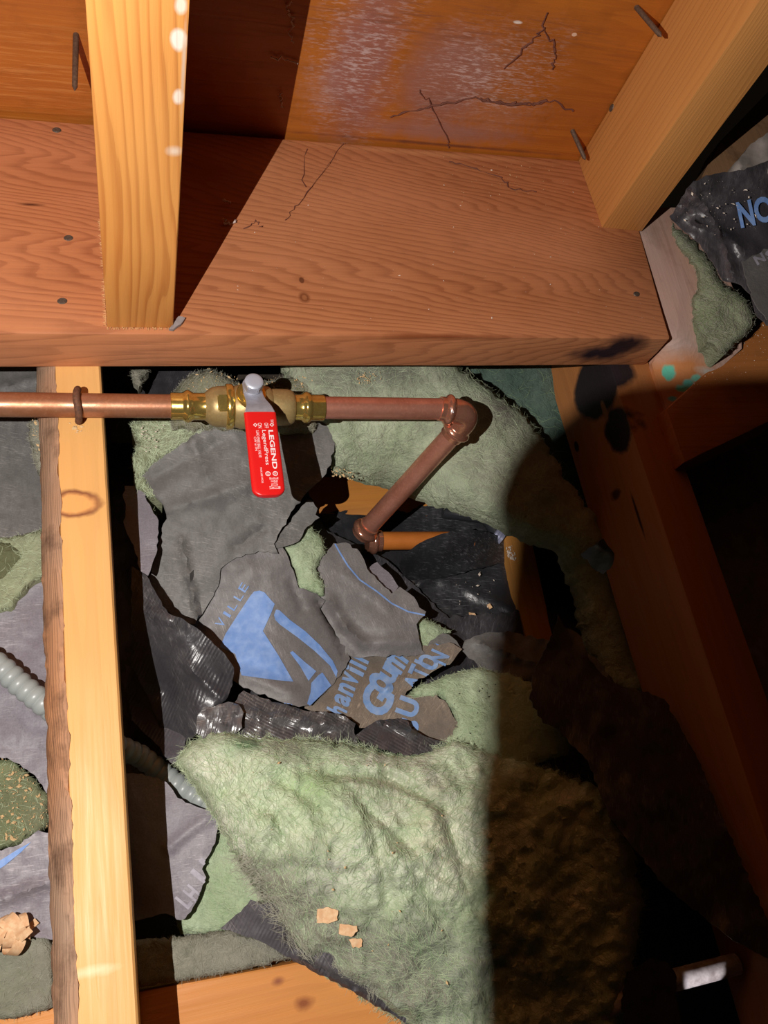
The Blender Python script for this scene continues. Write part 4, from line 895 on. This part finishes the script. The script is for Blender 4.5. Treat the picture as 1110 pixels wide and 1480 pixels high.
def drape(V2, Fc, zf, mat, par, name='printed_mark', off=.0007, step=5.0, clip=None, thin=True):
    """lay a 2D outline mesh (view pixels) on a sheet"""
    bm = bmesh.new(); vs = [bm.verts.new((x, y, 0)) for x, y in V2]
    for f in Fc:
        if len(set(f)) > 2:
            try: bm.faces.new([vs[i] for i in f])
            except ValueError: pass
    bmesh.ops.triangulate(bm, faces=bm.faces)
    for it in range(5):
        E_ = [e for e in bm.edges if e.calc_length() > step]
        if not E_: break
        bmesh.ops.subdivide_edges(bm, edges=E_, cuts=1); bmesh.ops.triangulate(bm, faces=bm.faces)
    co = np.array([tuple(v.co) for v in bm.verts]); bm.verts.index_update()
    if clip is not None:
        kill = []
        cc = np.array([tuple(f.calc_center_median()) for f in bm.faces]); ok = inside(clip, cc[:, 0], cc[:, 1])
        bmesh.ops.delete(bm, geom=[f for f, k in zip(list(bm.faces), ok) if not k], context='FACES')
        if not bm.faces: bm.free(); return None
        bm.verts.index_update(); co = np.array([tuple(v.co) for v in bm.verts])
    w3 = atz(co[:, 0], co[:, 1], zf(co[:, 0], co[:, 1]) + off)
    fs = [[v.index for v in f.verts] for f in bm.faces]; bm.free()
    out = []
    for f in fs:
        a_, b_, c_ = w3[f[0]], w3[f[1]], w3[f[2]]
        out.append(f if np.cross(b_ - a_, c_ - a_)[2] > 0 else f[::-1])
    return mkobj(name, w3, out, mat, par, True)
def dletter(ch, cx, cy, w_, h_, ang, sheet_, mat, bold=.03, outline=0, clip=True, shear=0.0):
    """one printed character; ang = reading direction in degrees, counter-clockwise from the view's right"""
    V, Fc = glyph(ch, bold, outline); a_ = math.radians(ang)
    x = V[:, 0] * w_ + shear * V[:, 1] * h_; y = V[:, 1] * h_
    px = cx + x * math.cos(a_) - y * math.sin(a_); py = cy - (x * math.sin(a_) + y * math.cos(a_))
    return drape(list(zip(px, py)), Fc, sheet_[2], mat, sheet_[0], 'printed_letter', clip=sheet_[1] if clip else None)
def dpoly(poly, sheet_, mat, name='printed_shape', clip=True):
    V, Fc = cdt(poly, []); return drape([tuple(v) for v in V], Fc.tolist(), sheet_[2], mat, sheet_[0], name, clip=sheet_[1] if clip else None)
def dline(pts, wd, sheet_, mat, name='printed_line'):
    pts = [np.array(p, float) for p in pts]; n = len(pts); V = []; Fc = []
    for i in range(n):
        t_ = pts[min(i + 1, n - 1)] - pts[max(i - 1, 0)]; t_ /= np.linalg.norm(t_); q = np.array([-t_[1], t_[0]]) * wd / 2
        V += [tuple(pts[i] + q), tuple(pts[i] - q)]
    for i in range(n - 1): Fc.append([2 * i, 2 * i + 1, 2 * i + 3, 2 * i + 2])
    return drape(V, Fc, sheet_[2], mat, sheet_[0], name, clip=sheet_[1])
m_blue = plain('blue_ink', (.17, .31, .66), .6, nz=(160, (.28, .42, .74), .8))
m_blued = plain('dusty_blue_ink', (.19, .33, .62), .7, nz=(160, (.32, .42, .60), .8))
m_sil = plain('silver_ink', (.42, .40, .46), .6, nz=(160, (.3, .28, .33), .8))
s2t, s3t, s4t, sht, snr = (o2, pl2, zf2), (o3, pl3, zf3), (o4, pl4, zf4), (oh, plh, zfh), (onr, plnr, zfnr)
dpoly([(362, 861), (367, 855), (375, 853.5), (382, 856), (397, 873), (392, 886), (380, 912), (403, 948), (424, 985), (400, 983), (349, 976), (340, 945), (318, 935), (326, 916), (344, 888)], s2t, m_blue, 'printed_emblem')
dpoly([(396, 889), (399, 881), (404, 882), (419, 896), (441, 912), (462, 932), (481, 955), (488, 970), (486, 979), (477, 962), (455, 941), (430, 921), (405, 903), (398, 896)], s2t, m_blue, 'printed_emblem')
dpoly([(419, 943), (423, 941), (441, 957), (457, 970), (446, 984), (434, 963)], s2t, m_blue, 'printed_emblem')
dpoly([(460, 976), (450, 987), (449, 1000), (444, 1017), (448, 1020), (475, 994), (479, 991), (466, 972)], s2t, m_blue, 'printed_emblem')
dpoly([(402, 1012), (408, 1015), (420, 1017), (430, 1023), (418, 1024), (400, 1016)], s2t, m_blue, 'printed_emblem')
for ch, x, y, ww, hh in (('E', 352, 849, 11, 12), ('L', 345, 862, 10, 12), ('L', 336, 876, 10, 12), ('I', 328, 888, 4, 12), ('V', 319, 900, 12, 13)):
    dletter(ch, x, y, ww, hh, 58, s2t, m_blue, bold=.0)
    # serif bars
for ch, x, y, ww, hh in (('h', 487, 1026, 11, 30), ('a', 495, 1011, 15, 24), ('n', 501, 996, 14, 24), ('v', 507, 981, 14, 24), ('i', 512, 969, 7, 30), ('l', 516, 960, 5, 30), ('l', 520, 952, 5, 28)):
    dletter(ch, x, y, ww, hh, 72, s4t, m_blued, bold=.035, shear=.15)
for ch, x, y, ww, hh, an in (('G', 545, 1012, 40, 46, 62), ('o', 551, 988, 24, 40, 62), ('u', 562, 975, 20, 26, 62), ('m', 573, 957, 24, 30, 60)):
    dletter(ch, x, y, ww, hh, an, s4t, m_blued, bold=.045, shear=.1)
for ch, x, y, ww, hh, an in (('S', 590, 1051, 24, 30, 72), ('U', 590, 1022, 26, 32, 70), ('A', 599, 987, 22, 30, 66), ('T', 606, 971, 15, 30, 66), ('I', 612, 960, 5, 28, 66), ('O', 619, 957, 20, 30, 66), ('N', 634, 950, 16, 28, 66)):
    dletter(ch, x, y, ww, hh, an, s4t, m_blued, bold=.04)
dline([(484, 786), (492, 800), (503, 818), (520, 838), (545, 855), (566, 872), (590, 884), (614, 889)], 2.2, s3t, m_blue)
for ch, x, y, ww, hh in (('H', 278, 1291, 14, 26), ('I', 287, 1266, 8, 26), ('L', 266, 1302, 12, 26), ('I', 297, 1248, 8, 20)):
    dletter(ch, x, y, ww, hh, 50, sht, m_sil, bold=.04)
pnw = [o for o in COL.objects if o.get('label', '').startswith('crumpled black sheeting')][0]
zfb = crease(tps([(970, 312, .016), (1002, 265, .052), (985, 285, .040), (1075, 246, .056), (1110, 240, .056), (1040, 400, .018), (1100, 460, .022), (1060, 330, .026), (1150, 380, .024)]), [])
zfb = (lambda z0: (lambda x, y: z0(x, y) + .0042))(zfb)
sbt = (pnw, None, zfb)
V, Fc = glyph('N', .05); dd_ = 0
for ch, x, y, ww, hh in (('N', 1078, 309, 22, 38), ('O', 1104, 303, 28, 38)): dletter(ch, x, y, ww, hh, 12, sbt, m_blue, bold=.035, clip=False)
for ch, x, y, ww, hh in (('N', 1098, 374, 15, 14), ('S', 1113, 368, 12, 14)): dletter(ch, x, y, ww, hh, 30, snr, m_sil, bold=.04)
# blue stripes on loose sheets
def find(lbl): return [o for o in COL.objects if o.get('label', '').startswith(lbl)][0]
zl = crease(tps([(0, 1250, -.115), (70, 1210, -.112), (0, 1340, -.118), (75, 1350, -.118)]), [((0, 1300), (70, 1275), .006, 16), ((0, 1210), (60, 1195), .004, 8)])
zl2 = rough(zl, .0022, 38, 4, 33)
drape([(-10, 1262), (-10, 1250), (25, 1228), (45, 1217), (30, 1232), (8, 1250)], [[0, 1, 2, 3, 4, 5]], zl2, m_blue, find('grey sheet with a blue stripe'), 'printed_stripe', off=.0008)
zs_ = rough(tps([(622, 926, -.150), (655, 922, -.150), (668, 938, -.146), (625, 948, -.150)]), .0006, 38, 4, 46)
dline([(630, 930), (642, 936), (653, 942)], 3, (find('small grey paper corner'), None, zs_), m_blue) if False else drape([(629, 929), (631, 932), (652, 944), (655, 942)], [[0, 1, 2, 3]], zs_, m_blue, find('small grey paper corner'), 'printed_line', off=.0007)

# lettering on the lever grip (reads downwards along the lever)
ux = hd.copy(); uy = hs.copy(); ctr = hl0 + Vector((0, 0, .0008))
if ux.cross(uy).z < 0: pass
def gtext(txt, t0, t1, c_, h_, bold=0.0):
    V, Fc = glyph(txt, bold)
    pts = []
    for v in V:
        tt = t0 + (v[0] + .5) * (t1 - t0); ss = c_ + v[1] * h_
        pts.append(tuple(ctr + ux * (tt * L_) + uy * (ss * hw * 2) + Vector((0, 0, .00012))))
    return mkobj('printed_lettering', pts, Fc, m_white, grip, False)
gtext('LEGEND', .23, .70, .255, .15, .02)
gtext('LegendPress', .23, .65, .03, .155, .004)
gtext('LEAD FREE BALL VALVE', .235, .56, -.155, .085)
gtext('CW 617N', .31, .48, -.25, .07)
gtext('TURN TO', .10, .15, .33, .09); gtext('OFF', .14, .205, .14, .12); gtext('ON', .14, .205, -.06, .12)
gtext('MAX 600 WOG', .68, .86, -.17, .055)
for k, (a0, t_) in enumerate((('5301', .80), ('FXP', .835), ('1/2', .87))): gtext(a0, t_, t_ + .025, .18, .28 if k == 0 else .2)
gtext('LT-701', .905, .935, .18, .34, .02)
def ringm(t_, c_, r_, sides, rin=.72):
    V = []; Fc = []
    for k in range(sides):
        a_ = 2 * math.pi * k / sides
        for q in (r_, r_ * rin): V.append(tuple(ctr + ux * (t_ * L_ + math.cos(a_) * q) + uy * (c_ * hw * 2 + math.sin(a_) * q) + Vector((0, 0, .00012))))
    for k in range(sides):
        j = (k + 1) % sides; Fc.append([2 * k, 2 * k + 1, 2 * j + 1, 2 * j])
    mkobj('printed_ring', V, Fc, m_white, grip, False)
ringm(.755, .24, .0016, 20); ringm(.755, .02, .0016, 20); ringm(.165, .31, .0014, 4, .55); ringm(.165, -.2, .0014, 4, .55)
gtext('UL', .74, .77, .24, .06); gtext('CE', .74, .77, .02, .06)

# right hand copper run
A1 = P(681, 598, zpipe - .001); B1 = P(514, 782, -.172); C1 = P(682, 781, -.170)
ps = onp(467); 
newp = tube('copper_pipe', [ps, onp(636)], .0079, m_cu_new, seg=40); tag(newp, 'bright new horizontal copper pipe between valve and upper elbow', 'pipe')
dr = (B1 - A1).normalized(); hx = (onp(640) - A1); hxn = hx.normalized()
drop = tube('copper_pipe', [A1 + dr * .020, B1 - dr * .012], .0079, m_cu_new, seg=40); tag(drop, 'copper riser pipe slanting down between the two elbows', 'pipe')
def elbow(lbl, K, d1, d2, off=.021, r=.0094):
    root = empty('pipe_elbow', K)
    pts = fillet([K + d1 * (off - .006), K, K + d2 * (off - .006)], .0125, 14)
    tube('elbow_body', pts, r, m_cu_fit, root, 32)
    for d_ in (d1, d2):
        prof = [(0, .0094), (.002, .0093), (.003, .0100), (.0042, .0112), (.0056, .0116), (.007, .0112), (.0082, .0100), (.009, .0090), (.0125, .0089), (.0128, .0078)]
        lathe('press_collar', K + d_ * (off - .0085), K + d_ * off, prof, m_cu_fit, root, 36)
    tag(root, lbl, 'elbow', 'copper press elbows'); return root
e1 = elbow('upper shiny copper elbow turning the pipe downwards', A1, hxn, dr)
m1 = glyph('1/2', .02)
d3 = (C1 - B1).normalized()
e2 = elbow('lower copper elbow down in the bay beside the black film', B1, -dr, d3, off=.0185)
orp = tube('branch_pipe', [B1 + d3 * .012, C1], .0079, m_orange, seg=32); tag(orp, 'orange short pipe leaving the lower elbow under black film', 'pipe')
# copper pipe print
V, Fc = m1; q0 = P(653, 594, zpipe + .0092)
V3 = [tuple(q0 + Vector((v[1] * .0022, -v[0] * .0045, .0006))) for v in V]
mkobj('printed_size', V3, Fc, m_white, e1, False)

# flexible grey conduit
m_cond = plain('grey_conduit', (.34, .37, .36), .35, 0, .5)
cp_ = [(-90, 908, -.103), (-30, 944, -.104), (0, 963, -.104), (30, 990, -.105), (62, 1016, -.106), (110, 1050, -.118), (160, 1074, -.134), (205, 1094, -.150), (240, 1122, -.156), (262, 1138, -.154), (290, 1156, -.150), (320, 1175, -.150)]
pts = [P(*q) for q in cp_]; dense = []
for i in range(len(pts) - 1):
    a_, b_ = pts[i], pts[i + 1]; n = max(2, int((b_ - a_).length / .0007))
    for j in range(n): dense.append(a_.lerp(b_, j / n))
dd = 0; rad = []
for i, p in enumerate(dense):
    if i: dd += (p - dense[i - 1]).length
    rad.append(.0068 + .0014 * (abs(math.sin(math.pi * dd / .0066)) ** .6) * (1 if True else 0) - .0012)
cond = tube('flexible_conduit', dense, [r_ * (1.12) for r_ in rad], m_cond, seg=20); tag(cond, 'grey corrugated flexible conduit passing under the left joist', 'conduit')
# small black hose end and metal glints
hose = tube('hose_end', [P(640, 740, -.19), P(700, 748, -.187), P(714, 765, -.184), P(722, 775, -.183)], [.006, .006, .006, .0062], plain('black_rubber', (.03, .03, .035), .3), seg=20)
tag(hose, 'black hose end with a pale ribbed cuff under the upper batt', 'hose')
lathe('hose_cuff', P(714, 770, -.184), P(730, 782, -.184), [(0, .0064), (.001, .0078), (.003, .0078), (.0034, .007), (.0042, .0078), (.006, .0078), (.0064, .007), (.0072, .0078), (.0095, .0078), (.0097, .006)], plain('pale_cuff', (.32, .33, .46), .3, .3), hose, 24)
m_galv = plain('galvanised', (.75, .70, .74), .45, .2, nz=(150, (.4, .34, .36), .9))
gp = tube('white_pipe', [P(860, 1465, -.11), P(905, 1442, -.11), P(972, 1417, -.11), P(1030, 1402, -.108), P(1064, 1393, -.107)], .0068, m_galv, seg=24)
tag(gp, 'white metal pipe glinting in the dark bottom right corner', 'pipe')

# ------------------------------------------------------------------ nails in the plywood
m_nail = plain('old_nail_steel', (.17, .11, .075), .6, .4, nz=(500, (.09, .055, .04), .8))
def nail(rpx, rpy, tpx, tpy, depth, lbl):
    a_ = aty(rpx, rpy, W + .002); b_ = aty(tpx, tpy, W - depth); d_ = (b_ - a_)
    o = tube('wall_nail', [a_, a_ + d_ * .5, a_ + d_ * .93, b_], [.0019, .0019, .0017, .0003], m_nail, seg=10)
    tag(o, lbl, 'nail', 'nails poking out of the plywood'); return o
nail(110, 47, 108, 131, .046, 'nail poking out of the plywood left of the tall stud')
nail(918, 8, 956, 53, .035, 'nail at the top by the leaning side of the short stud')
nail(826, 186, 846, 231, .026, 'nail low in the plywood where the plate meets the short stud')

# ------------------------------------------------------------------ cobwebs
m_web = plain('dirty_cobweb', (.16, .055, .035), .9)
m_webp = plain('pale_cobweb', (.62, .50, .46), .8)
def jag(pts, k=4, amp=.0012, seed=0):
    r = random.Random(seed); out = []
    for i in range(len(pts) - 1):
        for j in range(k): out.append(pts[i].lerp(pts[i + 1], j / k) + Vector((r.gauss(0, amp), r.gauss(0, amp * .4), r.gauss(0, amp))))
    out.append(pts[-1]); return out
def cobweb(lbl, strands, mat=m_web):
    r = random.Random(len(lbl)); root = None
    V = []; bmroot = empty('cobweb', strands[0][0][0])
    for i, (pts, rad) in enumerate(strands):
        pp = jag(pts, 6, .0009, i); tube('web_strand', pp, [rad * r.uniform(.4, 1.5) for _ in pp], mat, bmroot, seg=5)
    tag(bmroot, lbl, 'cobweb', 'dirty cobwebs on the wall')
wy = W - .0022
cobweb('long brown cobweb strand across the dusty plywood', [([aty(x, y, wy) for x, y in ((562, 168), (600, 158), (640, 150), (690, 142), (730, 149), (765, 150), (800, 146), (828, 160))], .0007), ([aty(x, y, wy) for x, y in ((605, 130), (620, 148), (648, 205), (648, 214))], .0004), ([aty(x, y, wy) for x, y in ((690, 142), (740, 152), (790, 145))], .0008)])
cobweb('forked brown cobweb high on the plywood', [([aty(x, y, wy) for x, y in ((790, 16), (785, 40), (775, 53), (757, 72), (728, 100))], .0006), ([aty(x, y, wy) for x, y in ((785, 40), (800, 65), (802, 84), (798, 100))], .0006)])
cobweb('thin cobweb threads crossing the reddish plate', [([P(x, y, .0012) for x, y in ((648, 232), (680, 240), (725, 257), (737, 272), (775, 277))], .0004), ([P(x, y, .0014) for x, y in ((495, 208), (470, 245), (430, 295), (412, 318))], .0003), ([P(x, y, .0014) for x, y in ((440, 215), (442, 270))], .0003), ([P(x, y, .0014) for x, y in ((352, 330), (372, 318), (378, 328))], .0004)])
cobweb('pale cobweb fluff in the shadow of the tall stud', [([aty(x, y, wy) for x, y in ((420, 0), (414, 12), (424, 28), (420, 50), (424, 62))], .0006), ([aty(x, y, wy) for x, y in ((390, 82), (408, 86), (430, 92))], .0006), ([aty(x, y, wy) for x, y in ((404, 134), (408, 140), (408, 155))], .0006), ([P(x, y, .003) for x, y in ((322, 316), (326, 322), (340, 319))], .0008), ([P(x, y, .003) for x, y in ((322, 290), (331, 292))], .0008)], m_webp)
lint, _, _ = sheet('lint_tuft', [(244, 475), (250, 466), (258, 457), (268, 459), (264, 465), (256, 471), (250, 476)], rough(flat(.003), .001, 6, 3, 1), plain('grey_lint', (.30, .25, .24), .9), step=3, thick=.002, jit=.8, rstep=4)
tag(lint, 'grey lint tuft at the foot of the tall stud', 'lint')

# ------------------------------------------------------------------ chips and sawdust
m_chip = plain('wood_chip', (.72, .42, .22), .8, nz=(300, (.85, .6, .36), .8))
def chip(poly, z, lbl, group=None, name='wood_chip', seed=0):
    o, _, _ = sheet(name, poly, rough(flat(z), .0008, 7, 2, seed), m_chip, step=4, thick=.0012, jit=.7, rstep=4, seed=seed)
    tag(o, lbl, 'chip', group); return o
def zoff(zf, x, y, d): return float(zf(np.array([x]), np.array([y]))[0]) + d
chip([(459, 1314), (475, 1311), (489, 1316), (488, 1330), (474, 1335), (458, 1334)], zoff(zbig, 474, 1323, .005), 'largest pale wood chip lying on the batt', 'wood chips on the large batt', seed=3)
chip([(491, 1335), (516, 1338), (517, 1346), (508, 1354), (490, 1350)], zoff(zbig, 504, 1344, .005), 'orange square wood chip below the largest chip', 'wood chips on the large batt', seed=4)
chip([(504, 1358), (522, 1356), (523, 1368), (510, 1370)], zoff(zbig, 513, 1363, .005), 'smallest wood chip of the three on the batt', 'wood chips on the large batt', seed=5)
chip([(677, 907), (686, 909), (688, 914), (680, 914)] if False else [(678, 885), (686, 886), (688, 889), (679, 889)], -.186, 'pale wood flake lying on the black film', 'flakes on the black film', seed=6)
chip([(704, 874), (708, 872), (712, 878), (708, 880)], -.186, 'tiny curled wood flake right on the black film', 'flakes on the black film', seed=7)
def flecks(lbl, poly, zf, n, mat, size=(.4, 1.6), seed=1, up=.0008, elong=2.5, name='sawdust_flecks', dens=None):
    r = np.random.RandomState(seed); a_ = np.array(poly); V = []; Fc = []
    k = 0
    while k < n:
        x = r.uniform(a_[:, 0].min(), a_[:, 0].max()); y = r.uniform(a_[:, 1].min(), a_[:, 1].max())
        if not inside(poly, np.array([x]), np.array([y]))[0]: continue
        s = .8 * (size[0] + (size[1] - size[0]) * r.rand() ** 5); th = r.rand() * 6.28; e = 1 + r.rand() * elong * .6
        z = float(zf(np.array([x]), np.array([y]))[0]) + up
        c_ = atz(x, y, z); sm = s * .00045
        dx = np.array([math.cos(th), math.sin(th), r.normal(0, .25)]) * sm * e; dy = np.array([-math.sin(th), math.cos(th), r.normal(0, .25)]) * sm
        b0 = len(V); hh = np.array([0, 0, sm * .5])
        V += [c_ - dx, c_ - dy + hh, c_ + dx + hh, c_ + dy, c_ + hh * 2.5]
        Fc += [[b0, b0 + 1, b0 + 4], [b0 + 1, b0 + 2, b0 + 4], [b0 + 2, b0 + 3, b0 + 4], [b0 + 3, b0, b0 + 4]]
        k += 1
    o = mkobj(name, V, Fc, mat, None, False); tag(o, lbl, 'sawdust', kind='stuff'); return o
m_saw = plain('sawdust', (.72, .50, .26), .8); m_sawp = plain('pale_sawdust', (.85, .72, .6), .7)
flecks('pale sawdust flecks sprinkled over the plate', [(420, 215), (825, 238), (960, 485), (300, 478)], flat(0), 110, m_sawp, (.4, 1.8), 1, .0004)
flecks('fine golden sawdust beside the cobweb on the plate', [(640, 225), (800, 240), (810, 300), (640, 300)], flat(0), 60, m_saw, (.4, 1.4), 2, .0004)
flecks('sawdust and shavings on the green wool at the left edge', [(0, 1090), (40, 1115), (68, 1150), (68, 1200), (30, 1215), (0, 1215)], rough(tps([(0, 1100, -.125), (60, 1130, -.125), (60, 1200, -.123), (0, 1230, -.120)]),   .0015, 14, 3, 22), 260, m_saw, (.4, 3.0), 3, .0012)
flecks('sawdust caught in the wool behind the valve', [(262, 552), (300, 532), (350, 548), (420, 540), (460, 545), (440, 570), (270, 575)], rough(tps([(262, 552, -.086), (300, 540, -.068), (360, 560, -.072), (450, 560, -.075), (300, 610, -.084)]), .0015, 14, 3, 18), 220, m_saw, (.4, 2.4), 4, .001)
flecks('debris crumbs on the dusty wool right of the joist', [(205, 612), (240, 612), (225, 650), (200, 655)], flat(-.095), 130, m_sawp, (.4, 2.0), 5, .001)
flecks('sawdust on the bark side wool fringe', [(44, 600), (64, 600), (66, 670), (50, 650)], flat(-.072), 90, m_saw, (.5, 3.0), 6, .001)
flecks('copper coloured shavings on the upper batt', [(512, 540), (550, 535), (556, 552), (520, 556)], zup, 70, m_saw, (.5, 2.6), 7, .0025)
flecks('sawdust at the torn lower edge of the upper batt', [(478, 672), (514, 684), (512, 694), (480, 690)], flat(-.098), 70, m_saw, (.5, 2.6), 8, .003)
flecks('pale flecks scattered on the black sheeting at right', [(1000, 262), (1100, 250), (1100, 330), (1000, 345), (975, 310)], zfb, 90, m_sawp, (.4, 2.6), 9, .0015)
flecks('grit along the dark gap beside the short stud', [(935, 335), (1110, 135), (1110, 165), (1000, 290), (950, 345)], flat(-T - .012), 160, m_sawp, (.4, 2.0), 10, .0012)
flecks('shavings heap on the deep batten', [(730, 792), (742, 788), (746, 808), (733, 808)], flat(zd2), 60, m_sawp, (.8, 4.0), 11, .001)
flecks('sparse flecks on the black film', [(650, 780), (730, 790), (745, 895), (660, 905)], flat(-.190), 28, m_sawp, (.6, 3.0), 12, .002)
flecks('dark specks dotting the green wool tongue', [(640, 985), (720, 985), (700, 1090), (655, 1060)], tps([(583, 1009, -.138), (690, 970, -.140), (660, 1040, -.128), (640, 1090, -.132), (800, 1050, -.12), (900, 1150, -.12)]), 60, plain('dark_speck', (.02, .02, .015), .8), (.5, 1.8), 13, .002, 1, 'dust_specks')
flecks('pale crumbs scattered over the large batt', [(330, 1090), (640, 1110), (650, 1440), (460, 1330)], zbig, 90, m_saw, (.4, 2.2), 14, .003)
flecks('drill dust around the rusty hook', [(98, 608), (122, 612), (122, 626), (108, 626)], flat(-T), 26, m_saw, (.6, 3.2), 15, .0002)
flecks('sawdust on the diagonal block and whitish board', [(990, 560), (1110, 460), (1110, 520), (1040, 560)], flat(zb), 90, m_sawp, (.4, 1.4), 16, .0003)
# shavings curl heap bottom left
shroot = empty('wood_shavings', P(25, 1355, -.118)); tag(shroot, 'heap of curled wood shavings at the lower left corner', 'shavings')
r_ = random.Random(9)
for i in range(16):
    cx_, cy_ = r_.uniform(-5, 42), r_.uniform(1340, 1366); c_ = P(cx_, cy_, -.113 + r_.uniform(0, .006)); rr = r_.uniform(.003, .0075); a0 = r_.uniform(0, 6.28); ln_ = r_.uniform(2.5, 4.8); wd = r_.uniform(.0018, .0042)
    ax = Vector((r_.uniform(-1, 1), r_.uniform(-1, 1), r_.uniform(-.3, .3))).normalized(); e1_ = ax.orthogonal().normalized(); e2_ = ax.cross(e1_)
    V = []; Fc = []
    for k in range(10):
        a_ = a0 + ln_ * k / 9; q = c_ + e1_ * math.cos(a_) * rr * (1 + .06 * k) + e2_ * math.sin(a_) * rr
        V += [tuple(q + ax * wd), tuple(q - ax * wd)]
    for k in range(9): Fc.append([2 * k, 2 * k + 1, 2 * k + 3, 2 * k + 2])
    mkobj('shaving', V, Fc, m_chip, shroot)

# ------------------------------------------------------------------ added plate beside the work lamp, outside the view, casting the lower right shadow
zsd = LP[2] - .03
def onsh(px, py, z):
    q = atz(px, py, z); t_ = (LP[2] - zsd) / (LP[2] - z); return Vector(LP + (q - LP) * t_)
edge = [onsh(678, 1700, -.085), onsh(684, 1300, -.080), onsh(690, 1100, -.095), onsh(700, 960, -.13), onsh(702, 800, -.085), onsh(712, 715, -.080), onsh(733, 668, -.080), onsh(765, 630, -.09), onsh(812, 597, -.06), onsh(880, 577, -.04), onsh(960, 568, -.04), onsh(1160, 560, -.04), onsh(1350, 560, -.04), onsh(1350, 1700, -.1)]
bm = bmesh.new(); vs = [bm.verts.new(p) for p in edge]; f = bm.faces.new(vs)
r = bmesh.ops.extrude_face_region(bm, geom=[f])
for v in [g for g in r['geom'] if isinstance(g, bmesh.types.BMVert)]: v.co.z += .0015
bmesh.ops.recalc_face_normals(bm, faces=bm.faces)
shd = frombm('shadow_blocker', bm, plain('blocker_black', (.02, .02, .02), .8))
tag(shd, 'black plate added out of view beside the work lamp to cast the lower right shadow', 'light blocker')
for e_ in edge:
    c_ = R @ (np.array(e_) - C)
